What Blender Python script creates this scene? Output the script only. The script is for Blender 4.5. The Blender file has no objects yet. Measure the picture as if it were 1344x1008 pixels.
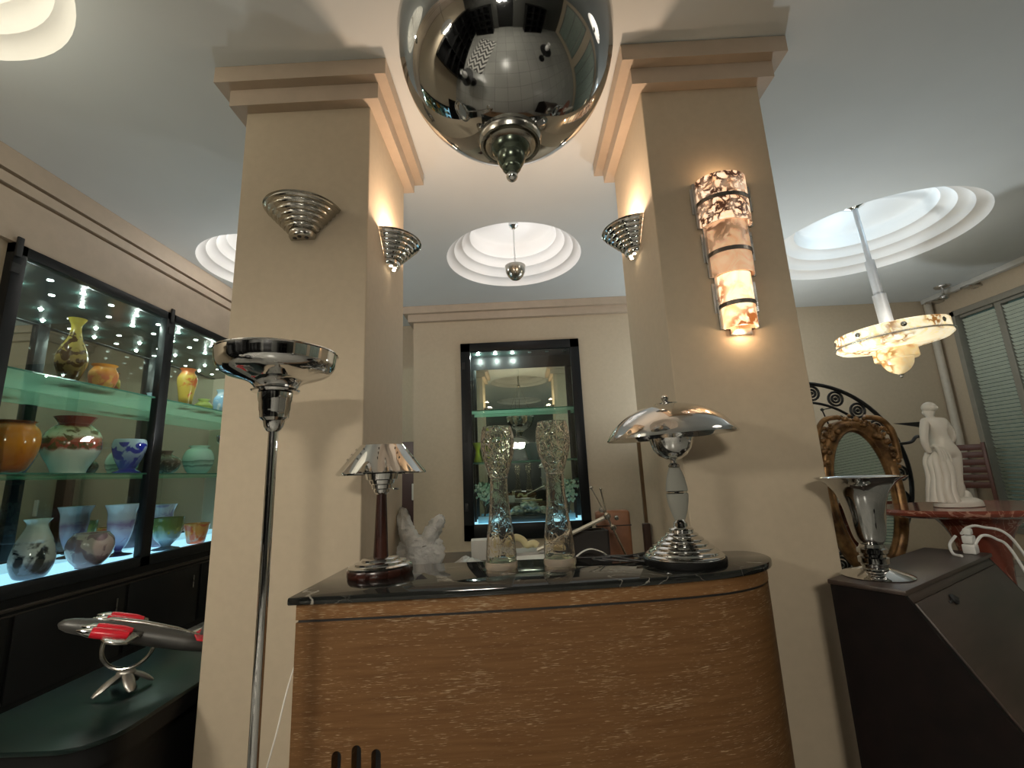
import bpy, bmesh, math, random
from mathutils import Vector, Matrix
R = math.radians
PI = math.pi
sc = bpy.context.scene
COL = sc.collection
random.seed(7)

# ------------------------------------------------------------------ camera, world, exposure
def make_camera():
    yaw, pitch, roll, F = 0.0135, 0.1976, 0.04356, 590.4
    cd = bpy.data.cameras.new('camera'); cam = bpy.data.objects.new('camera', cd); COL.objects.link(cam)
    f = Vector((-math.sin(yaw)*math.cos(pitch), math.cos(yaw)*math.cos(pitch), math.sin(pitch)))
    r = Vector((math.cos(yaw), math.sin(yaw), 0)); u = r.cross(f)
    r2 = r*math.cos(roll) - u*math.sin(roll); u2 = u*math.cos(roll) + r*math.sin(roll)
    m = Matrix((r2, u2, -f)).transposed().to_4x4(); m.translation = (0, 0, 1.4)
    cam.matrix_world = m
    cd.sensor_fit = 'HORIZONTAL'; cd.sensor_width = 36; cd.lens = F/1344*36; cd.clip_start = 0.02
    sc.camera = cam
make_camera()
w = bpy.data.worlds.new('night'); sc.world = w; w.use_nodes = True
w.node_tree.nodes['Background'].inputs[0].default_value = (0.4, 0.5, 0.5, 1)
w.node_tree.nodes['Background'].inputs[1].default_value = 0.12
vs = sc.view_settings
sc.display_settings.display_device = 'sRGB'
vs.view_transform = 'Standard'; vs.look = 'None'; vs.gamma = 1; vs.use_curve_mapping = False
vs.exposure = 0.2
cy = sc.cycles
cy.caustics_reflective = False; cy.caustics_refractive = False
cy.sample_clamp_indirect = 2.5; cy.max_bounces = 10; cy.transparent_max_bounces = 16
cy.glossy_bounces = 6; cy.transmission_bounces = 8; cy.use_denoising = True

WARM = (1.0, 0.70, 0.45)
LAMP = dict(
    sconce=(19, (1.0, 0.70, 0.48)), alab=(4.0, (1.0, 0.66, 0.38)),
    dome_c=(8, (1.0, 0.97, 0.95)), dome_l=(17, (1.0, 0.97, 0.93)), dome_tl=(18, (1.0, 0.93, 0.74)),
    dome_r=(5, (0.58, 0.82, 1.0)), fill_dome_rear=(35, (1.0, 0.92, 0.82)), fill_up_left=(20, (0.95, 0.99, 1.0)), fill_up_right=(80, (0.93, 0.99, 1.0)), key_left=108, key=(165, (1.0, 0.93, 0.80)),
    pend_r=(4, (1.0, 0.95, 0.87)), puck=(4.0, (0.86, 1.0, 0.93)), puck_b=(9.0, (0.86, 1.0, 0.93)))

# ------------------------------------------------------------------ helpers
def link(o, parent=None):
    COL.objects.link(o)
    if parent is not None: o.parent = parent
    return o

def tag(o, label=None, cat=None, group=None, kind=None):
    if label: o['label'] = label
    if cat: o['category'] = cat
    if group: o['group'] = group
    if kind: o['kind'] = kind
    return o

def thing(name, label, cat, loc=(0, 0, 0), rz=0, group=None):
    o = bpy.data.objects.new(name, None); link(o)
    o.empty_display_size = 0.05
    o.location = loc; o.rotation_euler = (0, 0, rz)
    return tag(o, label, cat, group)

def obj(name, bm, mat, parent=None, smooth=35, loc=None):
    me = bpy.data.meshes.new(name); bm.normal_update(); bm.to_mesh(me); bm.free()
    me.materials.append(mat)
    if smooth:
        me.polygons.foreach_set('use_smooth', [True]*len(me.polygons))
        me.set_sharp_from_angle(angle=R(smooth))
    o = bpy.data.objects.new(name, me); link(o, parent)
    if loc: o.location = loc
    return o

def struct(name, bm, mat, label=None, smooth=0, parent=None):
    o = obj(name, bm, mat, parent, smooth); o['kind'] = 'structure'
    if label: o['label'] = label
    return o

def dup(root, loc, rz=None, label=None, group=None):
    def rec(o, p):
        c = o.copy(); COL.objects.link(c)
        if p: c.parent = p
        for ch in list(o.children): rec(ch, c)
        return c
    r = rec(root, None); r.location = loc
    if rz is not None: r.rotation_euler = (0, 0, rz)
    if label: r['label'] = label
    if group: r['group'] = group
    return r

def BM(): return bmesh.new()

def box(bm, lo, hi, bev=0.0, seg=2, mat=None):
    b = bmesh.new()
    bmesh.ops.create_cube(b, size=1)
    s = [hi[i]-lo[i] for i in range(3)]; c = [(hi[i]+lo[i])/2 for i in range(3)]
    for v in b.verts: v.co = Vector((v.co[i]*s[i]+c[i] for i in range(3)))
    if bev: bmesh.ops.bevel(b, geom=b.edges[:], offset=bev, segments=seg, profile=0.5, affect='EDGES')
    if mat is not None: bmesh.ops.transform(b, matrix=mat, verts=b.verts)
    merge(bm, b); return bm

def merge(bm, b):
    me = bpy.data.meshes.new('tmp'); b.to_mesh(me); b.free(); bm.from_mesh(me); bpy.data.meshes.remove(me)

def lathe(bm, prof, seg=40, c=(0, 0, 0), a0=0, a1=2*PI, sx=1, sy=1, cap0=True, cap1=True, mat=None):
    """prof: list of (r, z); full or partial revolution"""
    b = bmesh.new(); full = abs(a1-a0-2*PI) < 1e-6
    n = seg if full else seg+1
    rings = []
    for r, z in prof:
        if r < 1e-6: rings.append([b.verts.new((c[0], c[1], c[2]+z))])
        else: rings.append([b.verts.new((c[0]+sx*r*math.cos(a0+(a1-a0)*k/seg), c[1]+sy*r*math.sin(a0+(a1-a0)*k/seg), c[2]+z)) for k in range(n)])
    for A, B in zip(rings, rings[1:]):
        for k in range(seg):
            k2 = (k+1) % n
            try:
                if len(A) == 1 and len(B) == 1: continue
                if len(A) == 1: b.faces.new((A[0], B[k2], B[k]))
                elif len(B) == 1: b.faces.new((A[k], A[k2], B[0]))
                else: b.faces.new((A[k], A[k2], B[k2], B[k]))
            except ValueError: pass
    if full and (abs(prof[0][0]-prof[-1][0])+abs(prof[0][1]-prof[-1][1]) > 1e-6):
        if cap0 and len(rings[0]) > 1: b.faces.new(list(reversed(rings[0])))
        if cap1 and len(rings[-1]) > 1: b.faces.new(rings[-1])
    bmesh.ops.recalc_face_normals(b, faces=b.faces)
    if mat is not None: bmesh.ops.transform(b, matrix=mat, verts=b.verts)
    merge(bm, b); return bm

def spline(pts, n=8):
    """Catmull-Rom through points of any dimension"""
    P = [Vector(p) for p in pts]; out = []
    for i in range(len(P)-1):
        p0 = P[max(i-1, 0)]; p1 = P[i]; p2 = P[i+1]; p3 = P[min(i+2, len(P)-1)]
        for k in range(n):
            t = k/n
            out.append(0.5*((2*p1)+(p2-p0)*t+(2*p0-5*p1+4*p2-p3)*t*t+(3*p1-p0-3*p2+p3)*t**3))
    out.append(P[-1]); return out

def sprof(pts, n=6): return [(max(p[0], 0), p[1]) for p in spline([(a, b, 0) for a, b in pts], n)]

def tube(bm, pts, r, seg=10, cyc=False, caps=True, flat=None):
    """tube along points, r number or list"""
    b = bmesh.new(); P = [Vector(p) for p in pts]; n = len(P)
    rr = r if isinstance(r, (list, tuple)) else [r]*n
    rings = []; up = None
    for i in range(n):
        d = (P[(i+1) % n]-P[i-1]) if cyc else (P[min(i+1, n-1)]-P[max(i-1, 0)])
        d.normalize()
        if up is None:
            up = Vector((0, 0, 1)) if abs(d.z) < 0.9 else Vector((1, 0, 0))
        x = up.cross(d)
        if x.length < 1e-5: x = Vector((1, 0, 0)).cross(d)
        x.normalize(); y = d.cross(x); up = y
        fy = flat if flat else 1
        rings.append([b.verts.new(P[i]+x*math.cos(2*PI*k/seg)*rr[i]+y*math.sin(2*PI*k/seg)*rr[i]*fy) for k in range(seg)])
    for i in range(n if cyc else n-1):
        A = rings[i]; B = rings[(i+1) % n]
        for k in range(seg): b.faces.new((A[k], A[(k+1) % seg], B[(k+1) % seg], B[k]))
    if caps and not cyc:
        b.faces.new(list(reversed(rings[0]))); b.faces.new(rings[-1])
    bmesh.ops.recalc_face_normals(b, faces=b.faces)
    merge(bm, b); return bm

def prism(bm, poly, z0, z1, bev=0, mat=None, seg=2):
    b = bmesh.new()
    vs_ = [b.verts.new((x, y, z0)) for x, y in poly]
    f = b.faces.new(vs_)
    e = bmesh.ops.extrude_face_region(b, geom=[f])
    for v in e['geom']:
        if isinstance(v, bmesh.types.BMVert): v.co.z = z1
    bmesh.ops.recalc_face_normals(b, faces=b.faces)
    if bev:
        ed = [x for x in b.edges if abs(x.verts[0].co.z-x.verts[1].co.z) < 1e-6]
        bmesh.ops.bevel(b, geom=ed, offset=bev, segments=seg, profile=0.5, affect='EDGES')
    if mat is not None: bmesh.ops.transform(b, matrix=mat, verts=b.verts)
    merge(bm, b); return bm

def ball(bm, c, r, sub=2, s=(1, 1, 1)):
    b = bmesh.new(); bmesh.ops.create_icosphere(b, subdivisions=sub, radius=r)
    for v in b.verts: v.co = Vector((v.co.x*s[0]+c[0], v.co.y*s[1]+c[1], v.co.z*s[2]+c[2]))
    merge(bm, b); return bm

def point(name, parent, loc, watts, col, r=0.03):
    l = bpy.data.lights.new(name, 'POINT'); l.energy = watts; l.color = col; l.shadow_soft_size = r
    o = bpy.data.objects.new(name, l); link(o, parent); o.location = loc; return o

def spot(name, parent, loc, watts, col, angle, rot, r=0.02, blend=0.5):
    l = bpy.data.lights.new(name, 'SPOT'); l.energy = watts; l.color = col; l.shadow_soft_size = r
    l.spot_size = angle; l.spot_blend = blend
    o = bpy.data.objects.new(name, l); link(o, parent); o.location = loc; o.rotation_euler = rot; return o

def boolean(o, cutter_bm):
    me = bpy.data.meshes.new('cut'); cutter_bm.to_mesh(me); cutter_bm.free()
    c = bpy.data.objects.new('cut', me); COL.objects.link(c)
    m = o.modifiers.new('b', 'BOOLEAN'); m.object = c; m.operation = 'DIFFERENCE'; m.solver = 'EXACT'
    dg = bpy.context.evaluated_depsgraph_get(); dg.update()
    new = bpy.data.meshes.new_from_object(o.evaluated_get(dg))
    o.modifiers.clear(); o.data = new
    bpy.data.objects.remove(c); bpy.data.meshes.remove(me)

def tilt(rx=0, ry=0, rz=0, loc=(0, 0, 0)):
    return Matrix.Translation(loc) @ Matrix.Rotation(rz, 4, 'Z') @ Matrix.Rotation(ry, 4, 'Y') @ Matrix.Rotation(rx, 4, 'X')

# ------------------------------------------------------------------ materials
def nmat(name):
    m = bpy.data.materials.new(name); m.use_nodes = True
    nt = m.node_tree; b = nt.nodes['Principled BSDF']; return m, nt, b

def setp(b, col=None, rough=None, metal=None, trans=None, ior=None, spec=None, coat=None, emit=None, es=None, alpha=None, sss=None):
    I = b.inputs
    if col is not None: I['Base Color'].default_value = (*col, 1)
    if rough is not None: I['Roughness'].default_value = rough
    if metal is not None: I['Metallic'].default_value = metal
    if trans is not None: I['Transmission Weight'].default_value = trans
    if ior is not None: I['IOR'].default_value = ior
    if spec is not None: I['Specular IOR Level'].default_value = spec
    if coat is not None: I['Coat Weight'].default_value = coat
    if emit is not None: I['Emission Color'].default_value = (*emit, 1)
    if es is not None: I['Emission Strength'].default_value = es

def N(nt, t, **k):
    n = nt.nodes.new(t)
    for a, v in k.items():
        if a.startswith('i_'): n.inputs[a[2:].replace('_', ' ')].default_value = v
        else: setattr(n, a, v)
    return n

def coords(nt, scale=(1, 1, 1), kind='Object', rot=(0, 0, 0)):
    tc = N(nt, 'ShaderNodeTexCoord'); mp = N(nt, 'ShaderNodeMapping')
    mp.inputs['Scale'].default_value = scale; mp.inputs['Rotation'].default_value = rot
    nt.links.new(tc.outputs[kind], mp.inputs['Vector']); return mp.outputs[0]

def ramp(nt, src, stops, interp='LINEAR'):
    r = N(nt, 'ShaderNodeValToRGB'); e = r.color_ramp.elements; r.color_ramp.interpolation = interp
    while len(e) < len(stops): e.new(0.5)
    for k, (p, c) in enumerate(stops):
        e[k].position = p; e[k].color = (*c, 1) if len(c) == 3 else c
    nt.links.new(src, r.inputs[0]); return r.outputs[0]

def bump(nt, b, src, strength=0.2, dist=0.01):
    bp = N(nt, 'ShaderNodeBump'); bp.inputs['Strength'].default_value = strength; bp.inputs['Distance'].default_value = dist
    nt.links.new(src, bp.inputs['Height']); nt.links.new(bp.outputs[0], b.inputs['Normal'])

def plain(name, col, rough=0.5, metal=0, bumpy=0, bscale=60, var=0.06, **k):
    """solid material with a slight procedural variation of colour"""
    m, nt, b = nmat(name); setp(b, col, rough, metal, **k)
    v = coords(nt)
    n = N(nt, 'ShaderNodeTexNoise'); n.inputs['Scale'].default_value = bscale*0.2; n.inputs['Detail'].default_value = 4
    nt.links.new(v, n.inputs['Vector'])
    if var:
        c = ramp(nt, n.outputs[0], [(0.3, tuple(x*(1-var) for x in col)), (0.7, tuple(min(1, x*(1+var)) for x in col))])
        nt.links.new(c, b.inputs['Base Color'])
    if bumpy:
        n2 = N(nt, 'ShaderNodeTexNoise'); n2.inputs['Scale'].default_value = bscale; nt.links.new(v, n2.inputs['Vector'])
        bump(nt, b, n2.outputs[0], bumpy, 0.005)
    return m

def mix_mat(name, c1, c2, scale=4, lo=0.4, hi=0.6, rough=0.5, stretch=(1, 1, 1), detail=6, distort=0.0, bumpy=0, metal=0, mid=None, coat=0, rot=(0, 0, 0)):
    m, nt, b = nmat(name); setp(b, c1, rough, metal, coat=coat)
    v = coords(nt, stretch, rot=rot)
    n = N(nt, 'ShaderNodeTexNoise'); n.inputs['Scale'].default_value = scale; n.inputs['Detail'].default_value = detail; n.inputs['Distortion'].default_value = distort
    nt.links.new(v, n.inputs['Vector'])
    st = [(lo, c1), (hi, c2)] if mid is None else [(lo, c1), ((lo+hi)/2, mid), (hi, c2)]
    nt.links.new(ramp(nt, n.outputs[0], st), b.inputs['Base Color'])
    if bumpy: bump(nt, b, n.outputs[0], bumpy, 0.005)
    return m

def marble(name, base, vein, scale=5, width=0.03, rough=0.12, coat=0.0):
    m, nt, b = nmat(name); setp(b, base, rough, coat=coat)
    v = coords(nt)
    n = N(nt, 'ShaderNodeTexNoise'); n.inputs['Scale'].default_value = scale; n.inputs['Detail'].default_value = 8; n.inputs['Distortion'].default_value = 1.2
    nt.links.new(v, n.inputs['Vector'])
    a = N(nt, 'ShaderNodeMath', operation='SUBTRACT'); a.inputs[1].default_value = 0.5
    nt.links.new(n.outputs[0], a.inputs[0])
    ab = N(nt, 'ShaderNodeMath', operation='ABSOLUTE'); nt.links.new(a.outputs[0], ab.inputs[0])
    n2 = N(nt, 'ShaderNodeTexNoise'); n2.inputs['Scale'].default_value = scale*0.6; nt.links.new(v, n2.inputs['Vector'])
    mu = N(nt, 'ShaderNodeMath', operation='MULTIPLY_ADD'); mu.inputs[1].default_value = 0.10; mu.inputs[2].default_value = -0.045
    nt.links.new(n2.outputs[0], mu.inputs[0])
    ad = N(nt, 'ShaderNodeMath', operation='ADD'); nt.links.new(ab.outputs[0], ad.inputs[0]); nt.links.new(mu.outputs[0], ad.inputs[1])
    nt.links.new(ramp(nt, ad.outputs[0], [(0.0, vein), (width, base)]), b.inputs['Base Color'])
    return m

def alabaster(name, strength, vein_amt=0.5, scale=16, glow=(1.0, 0.62, 0.30), hot=(1.0, 0.86, 0.62), vein=(0.16, 0.045, 0.015), tex='Object'):
    """lit translucent stone: the lamp behind it makes the whole shade glow through the veins"""
    m, nt, b = nmat(name); setp(b, (0.7, 0.5, 0.33), 0.3)
    v = coords(nt, kind=tex)
    n = N(nt, 'ShaderNodeTexNoise'); n.inputs['Scale'].default_value = scale; n.inputs['Detail'].default_value = 7; n.inputs['Distortion'].default_value = 1.5
    nt.links.new(v, n.inputs['Vector'])
    vo = N(nt, 'ShaderNodeTexVoronoi', feature='DISTANCE_TO_EDGE'); vo.inputs['Scale'].default_value = scale*1.1
    ds = N(nt, 'ShaderNodeVectorMath', operation='MULTIPLY_ADD')
    nt.links.new(n.outputs['Color'], ds.inputs[0]); ds.inputs[1].default_value = (0.09, 0.09, 0.09); nt.links.new(v, ds.inputs[2])
    nt.links.new(ds.outputs[0], vo.inputs['Vector'])
    n2 = N(nt, 'ShaderNodeTexNoise'); n2.inputs['Scale'].default_value = scale*0.35; n2.inputs['Detail'].default_value = 2
    nt.links.new(v, n2.inputs['Vector'])
    # vein darkness = near voronoi edge, only where the large noise allows
    ve = ramp(nt, vo.outputs['Distance'], [(0.0, (1, 1, 1)), (0.07, (1, 1, 1)), (0.2, (0, 0, 0))])
    al = ramp(nt, n2.outputs[0], [(0.55-vein_amt*0.3, (0, 0, 0)), (0.62-vein_amt*0.1, (1, 1, 1))])
    mul = N(nt, 'ShaderNodeMixRGB', blend_type='MULTIPLY'); mul.inputs[0].default_value = 1
    nt.links.new(ve, mul.inputs[1]); nt.links.new(al, mul.inputs[2])
    body = ramp(nt, n.outputs[0], [(0.33, glow), (0.62, hot)])
    mx = N(nt, 'ShaderNodeMixRGB'); nt.links.new(mul.outputs[0], mx.inputs[0]); nt.links.new(body, mx.inputs[1]); mx.inputs[2].default_value = (*vein, 1)
    nt.links.new(mx.outputs[0], b.inputs['Emission Color']); b.inputs['Emission Strength'].default_value = strength
    nt.links.new(mx.outputs[0], b.inputs['Base Color'])
    return m

def chrome(name, col=(0.78, 0.77, 0.74), rough=0.05, wav=0.0):
    m, nt, b = nmat(name); setp(b, col, rough, 1.0)
    v = coords(nt)
    n = N(nt, 'ShaderNodeTexNoise'); n.inputs['Scale'].default_value = 14; n.inputs['Detail'].default_value = 3; nt.links.new(v, n.inputs['Vector'])
    nt.links.new(ramp(nt, n.outputs[0], [(0.35, (rough*0.8,)*3), (0.75, (rough*1.6,)*3)]), b.inputs['Roughness'])
    if wav: bump(nt, b, n.outputs[0], wav, 0.01)
    return m

def glassy(name, tint=(0.9, 1.0, 0.95), refl=1.0, rough=0.0):
    """thin clear pane: see-through with the reflection a glass sheet has"""
    m = bpy.data.materials.new(name); m.use_nodes = True; nt = m.node_tree; nt.nodes.clear()
    out = N(nt, 'ShaderNodeOutputMaterial'); mx = N(nt, 'ShaderNodeMixShader')
    tr = N(nt, 'ShaderNodeBsdfTransparent'); tr.inputs[0].default_value = (*tint, 1)
    gl = N(nt, 'ShaderNodeBsdfGlossy'); gl.inputs['Roughness'].default_value = rough
    fr = N(nt, 'ShaderNodeFresnel'); fr.inputs[0].default_value = 1.5
    mu = N(nt, 'ShaderNodeMath', operation='MULTIPLY'); mu.inputs[1].default_value = refl
    ge = N(nt, 'ShaderNodeNewGeometry'); iv = N(nt, 'ShaderNodeMath', operation='SUBTRACT'); iv.inputs[0].default_value = 1
    nt.links.new(ge.outputs['Backfacing'], iv.inputs[1])
    m2 = N(nt, 'ShaderNodeMath', operation='MULTIPLY'); nt.links.new(mu.outputs[0], m2.inputs[0]); nt.links.new(iv.outputs[0], m2.inputs[1])
    nt.links.new(fr.outputs[0], mu.inputs[0]); nt.links.new(m2.outputs[0], mx.inputs[0])
    nt.links.new(tr.outputs[0], mx.inputs[1]); nt.links.new(gl.outputs[0], mx.inputs[2]); nt.links.new(mx.outputs[0], out.inputs[0])
    return m

def emissive(name, col, s):
    m, nt, b = nmat(name); setp(b, tuple(x*0.8 for x in col), 0.4, emit=col, es=s); return m

def vase_mat(name, zstops, h, spots=None, sscale=10, sthr=0.5, rough=0.12, bumpy=0.0, extra=None, sz=(0, 1)):
    """glass vase: colour by height, plus a blotched second colour between two heights"""
    m, nt, b = nmat(name); setp(b, (0.5, 0.5, 0.5), rough, coat=0.3)
    tc = N(nt, 'ShaderNodeTexCoord'); sp = N(nt, 'ShaderNodeSeparateXYZ'); nt.links.new(tc.outputs['Object'], sp.inputs[0])
    n = N(nt, 'ShaderNodeTexNoise'); n.inputs['Scale'].default_value = sscale; n.inputs['Detail'].default_value = 4; n.inputs['Distortion'].default_value = 0.6
    nt.links.new(tc.outputs['Object'], n.inputs['Vector'])
    dv = N(nt, 'ShaderNodeMath', operation='DIVIDE'); dv.inputs[1].default_value = h; nt.links.new(sp.outputs[2], dv.inputs[0])
    wob = N(nt, 'ShaderNodeMath', operation='MULTIPLY_ADD'); wob.inputs[1].default_value = 0.16; wob.inputs[2].default_value = -0.08
    nt.links.new(n.outputs[0], wob.inputs[0])
    zz = N(nt, 'ShaderNodeMath', operation='ADD'); nt.links.new(dv.outputs[0], zz.inputs[0]); nt.links.new(wob.outputs[0], zz.inputs[1])
    c = ramp(nt, zz.outputs[0], zstops)
    if spots:
        f = ramp(nt, n.outputs[0], [(sthr-0.03, (0, 0, 0)), (sthr+0.03, (1, 1, 1))])
        win = ramp(nt, dv.outputs[0], [(max(sz[0]-0.02, 0), (0, 0, 0)), (sz[0]+0.02, (1, 1, 1)), (sz[1]-0.03, (1, 1, 1)), (min(sz[1]+0.02, 1), (0, 0, 0))])
        mu = N(nt, 'ShaderNodeMixRGB', blend_type='MULTIPLY'); mu.inputs[0].default_value = 1; nt.links.new(f, mu.inputs[1]); nt.links.new(win, mu.inputs[2])
        mx = N(nt, 'ShaderNodeMixRGB'); nt.links.new(mu.outputs[0], mx.inputs[0]); nt.links.new(c, mx.inputs[1]); mx.inputs[2].default_value = (*spots, 1)
        c = mx.outputs[0]
    nt.links.new(c, b.inputs['Base Color'])
    if bumpy: bump(nt, b, n.outputs[0], bumpy, 0.01)
    return m

M = {}
M['wall'] = plain('tan_plaster', (0.50, 0.415, 0.30), 0.75, bumpy=0.04, bscale=120, var=0.03)
M['cornice'] = plain('cream_cornice_paint', (0.47, 0.38, 0.29), 0.6, var=0.04)
M['ceiling'] = plain('white_ceiling_paint', (0.68, 0.72, 0.73), 0.8, var=0.02, bscale=10)
M['dome'] = plain('white_cove_plaster', (0.84, 0.83, 0.81), 0.6, var=0.02, bscale=10)
M['chrome'] = chrome('polished_chrome', (0.72, 0.72, 0.71))
M['chrome_dark'] = chrome('smoky_polished_chrome', (0.46, 0.465, 0.46), 0.04)
M['chrome_aged'] = chrome('aged_nickel', (0.50, 0.48, 0.43), 0.20, 0.05)
M['darkband'] = chrome('dark_burnished_steel', (0.20, 0.18, 0.16), 0.3)
M['brushed'] = chrome('brushed_steel', (0.55, 0.54, 0.52), 0.28)
M['black'] = plain('black_lacquer', (0.006, 0.006, 0.006), 0.45, spec=0.2)
M['blackmatt'] = plain('matt_black', (0.01, 0.01, 0.01), 0.6)
M['blackframe'] = plain('black_painted_steel', (0.008, 0.009, 0.010), 0.35, spec=0.25)
M['pane'] = glassy('clear_glass_pane', (0.93, 0.97, 0.95), 1.8)
M['shelf'] = glassy('green_glass_shelf', (0.66, 0.86, 0.74), 2.0)
_nt = M['shelf'].node_tree; _out = [n for n in _nt.nodes if n.type == 'OUTPUT_MATERIAL'][0]; _src = _out.inputs[0].links[0].from_socket
_tl = N(_nt, 'ShaderNodeBsdfTranslucent'); _tl.inputs[0].default_value = (.55, .82, .66, 1); _m = N(_nt, 'ShaderNodeMixShader'); _m.inputs[0].default_value = .32
_nt.links.new(_src, _m.inputs[1]); _nt.links.new(_tl.outputs[0], _m.inputs[2]); _nt.links.new(_m.outputs[0], _out.inputs[0])
M['shelfedge'] = plain('green_glass_edge', (0.05, 0.16, 0.11), 0.1)
m, nt, b = nmat('silvered_mirror'); setp(b, (0.66, 0.69, 0.66), 0.01, 1.0); M['mirror'] = m
m, nt, b = nmat('bright_mirror'); setp(b, (0.80, 0.84, 0.80), 0.01, 1.0); M['mirror2'] = m
M['lightbase'] = emissive('blue_lit_glass_base', (0.38, 0.72, 0.95), 1.25)
M['led'] = emissive('led_lens', (0.85, 1.0, 0.9), 18)
M['ledoff'] = plain('dull_led_lens', (0.35, 0.4, 0.4), 0.2)
M['bulb'] = emissive('frosted_bulb', (1.0, 0.8, 0.55), 12)

# ------------------------------------------------------------------ the room
H = 3.78
XL, XR, YB, YF = -3.5, 6.5, 6.8, -3.6
DOMES = [(-2.66, 4.65, .745), (0.02, 4.70, .75), (3.97, 4.72, 1.0), (-2.69, 1.30, .75), (0.02, 1.30, .75), (3.9, 1.30, .75), (-2.69, -1.9, .75), (0.02, -1.9, .75), (3.9, -1.9, .75)]

def ceiling():
    polys = [[Vector((x, y, H)) for x, y in ((XL-.8, YF-.2), (XR+.3, YF-.2), (XR+.3, YB+.2), (XL-.8, YB+.2))]]
    for cx, cy_, r in DOMES:
        polys.append([Vector((cx+r*math.cos(2*PI*k/64), cy_+r*math.sin(2*PI*k/64), H)) for k in range(64)])
    from mathutils.geometry import tessellate_polygon
    b = BM(); vs_ = [b.verts.new(p) for q in polys for p in q]
    for t3 in tessellate_polygon(polys):
        try: b.faces.new([vs_[i] for i in t3])
        except ValueError: pass
    bmesh.ops.recalc_face_normals(b, faces=b.faces)
    for f in b.faces:
        f.normal_update()
        if f.normal.z > 0: f.normal_flip()
    struct('ceiling', b, M['ceiling'], 'flat white ceiling with round stepped light coves')
ceiling()

def dome_profile(r, rise=0.46):
    p = [(r, 0.0)]
    ring = 0.26*r/0.745
    z = 0.0; rr = r
    for k in range(3):
        # scalloped step: bulges in, then a groove
        d = ring/3
        p += [(rr-d*0.10, z+0.035), (rr-d*0.35, z+0.066), (rr-d*0.7, z+0.080), (rr-d*0.95, z+0.082), (rr-d, z+0.090)]
        rr -= d; z += 0.088
    p += [(rr, z+0.10), (rr-0.01, z+0.14)]
    top = z+0.14
    n = 8
    for k in range(1, n+1):
        a = k/n*PI/2
        p.append(((rr-0.01)*math.cos(a), top+(rise+0.04-top if rise+0.04 > top else 0.06)*math.sin(a)))
    p[-1] = (0.0, p[-1][1])
    return p
DOMETOP = max(z for r, z in dome_profile(.745))
for i, (cx, cy_, r) in enumerate(DOMES):
    b = BM(); lathe(b, dome_profile(r), 64, (cx, cy_, H), cap0=False)
    struct('trim_%d' % (i+1), b, M['dome'], 'round stepped white cove sunk in the ceiling', smooth=50)

def floor():
    m, nt, bs = nmat('dark_stone_tiles'); setp(bs, (0.2, 0.2, 0.19), 0.25)
    v = coords(nt)
    br = N(nt, 'ShaderNodeTexBrick'); br.offset = 0; br.inputs['Scale'].default_value = 1.6; br.inputs['Brick Width'].default_value = 1; br.inputs['Row Height'].default_value = 1
    br.inputs['Mortar Size'].default_value = 0.008
    br.inputs['Color1'].default_value = (0.34, 0.335, 0.31, 1); br.inputs['Color2'].default_value = (0.29, 0.29, 0.27, 1); br.inputs['Mortar'].default_value = (0.07, 0.07, 0.065, 1)
    nt.links.new(v, br.inputs['Vector']); nt.links.new(br.outputs[0], bs.inputs['Base Color'])
    b = BM(); box(b, (XL-.8, YF-.2, -.1), (XR+.3, YB+.2, 0))
    struct('floor', b, m, 'dark grey stone tile floor')
floor()

VY0, VY1, VZ0, VZ1 = 2.80, 7.0, 0.73, 3.13     # opening of the wall cabinet
def walls():
    b = BM()
    box(b, (XL-.75, YF-.1, 0), (XL, VY0+.03, H)); box(b, (XL-.75, VY0+.03, VZ1-.03), (XL, YB, H)); box(b, (XL-.75, VY0+.03, 0), (XL, YB, VZ0))
    struct('wall_left', b, M['wall'], 'tan plastered left wall around the glass wall cabinet')
    b = BM(); box(b, (XL-.75, YB, 0), (XR+.2, YB+.2, H)); struct('wall_back', b, M['wall'], 'tan back wall')
    # projecting breast with the cabinet niche
    X0, X1, Y = -1.45, 1.72, 6.1
    nx0, nx1, nz0, nz1 = -.72, .81, .64, 3.16
    b = BM()
    box(b, (X0, Y, 0), (nx0, YB, H)); box(b, (nx1, Y, 0), (X1, YB, H)); box(b, (nx0, Y, nz1), (nx1, YB, H)); box(b, (nx0, Y, 0), (nx1, YB, nz0))
    box(b, (nx0, Y+.42, nz0), (nx1, YB, nz1))
    struct('wall_center', b, M['wall'], 'tan projecting wall behind the counter with the lit cabinet in it')
    # right wall with two windows
    b = BM(); wins = [(-3.0, 0.4), (1.2, 6.52)]
    z0, z1 = 0.35, 3.48
    ys = [YF-.1]+[y for q in wins for y in q]+[YB+.2]
    for k in range(0, len(ys), 2): box(b, (XR, ys[k], 0), (XR+.22, ys[k+1], H))
    for a, c in wins:
        box(b, (XR, a, 0), (XR+.22, c, z0)); box(b, (XR, a, z1), (XR+.22, c, H))
    struct('wall_right', b, M['wall'], 'tan right wall with tall windows')
    # front wall with a doorway
    b = BM(); box(b, (XL-.75, YF-.2, 0), (-.6, YF, H)); box(b, (.7, YF-.2, 0), (XR+.2, YF, H)); box(b, (-.6, YF-.2, 2.5), (.7, YF, H))
    struct('wall_front', b, plain('dark_reflected_wall', (.05, .05, .045), .4), 'dark front wall behind the viewer')  # wall colour darkened so the chrome bowl reflects a darker room
    b = BM(); box(b, (-.6, YF-.16, 0), (.7, YF-.1, 2.5))
    struct('door_1', b, M['black'], 'black entrance door behind the viewer')
walls()

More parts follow.
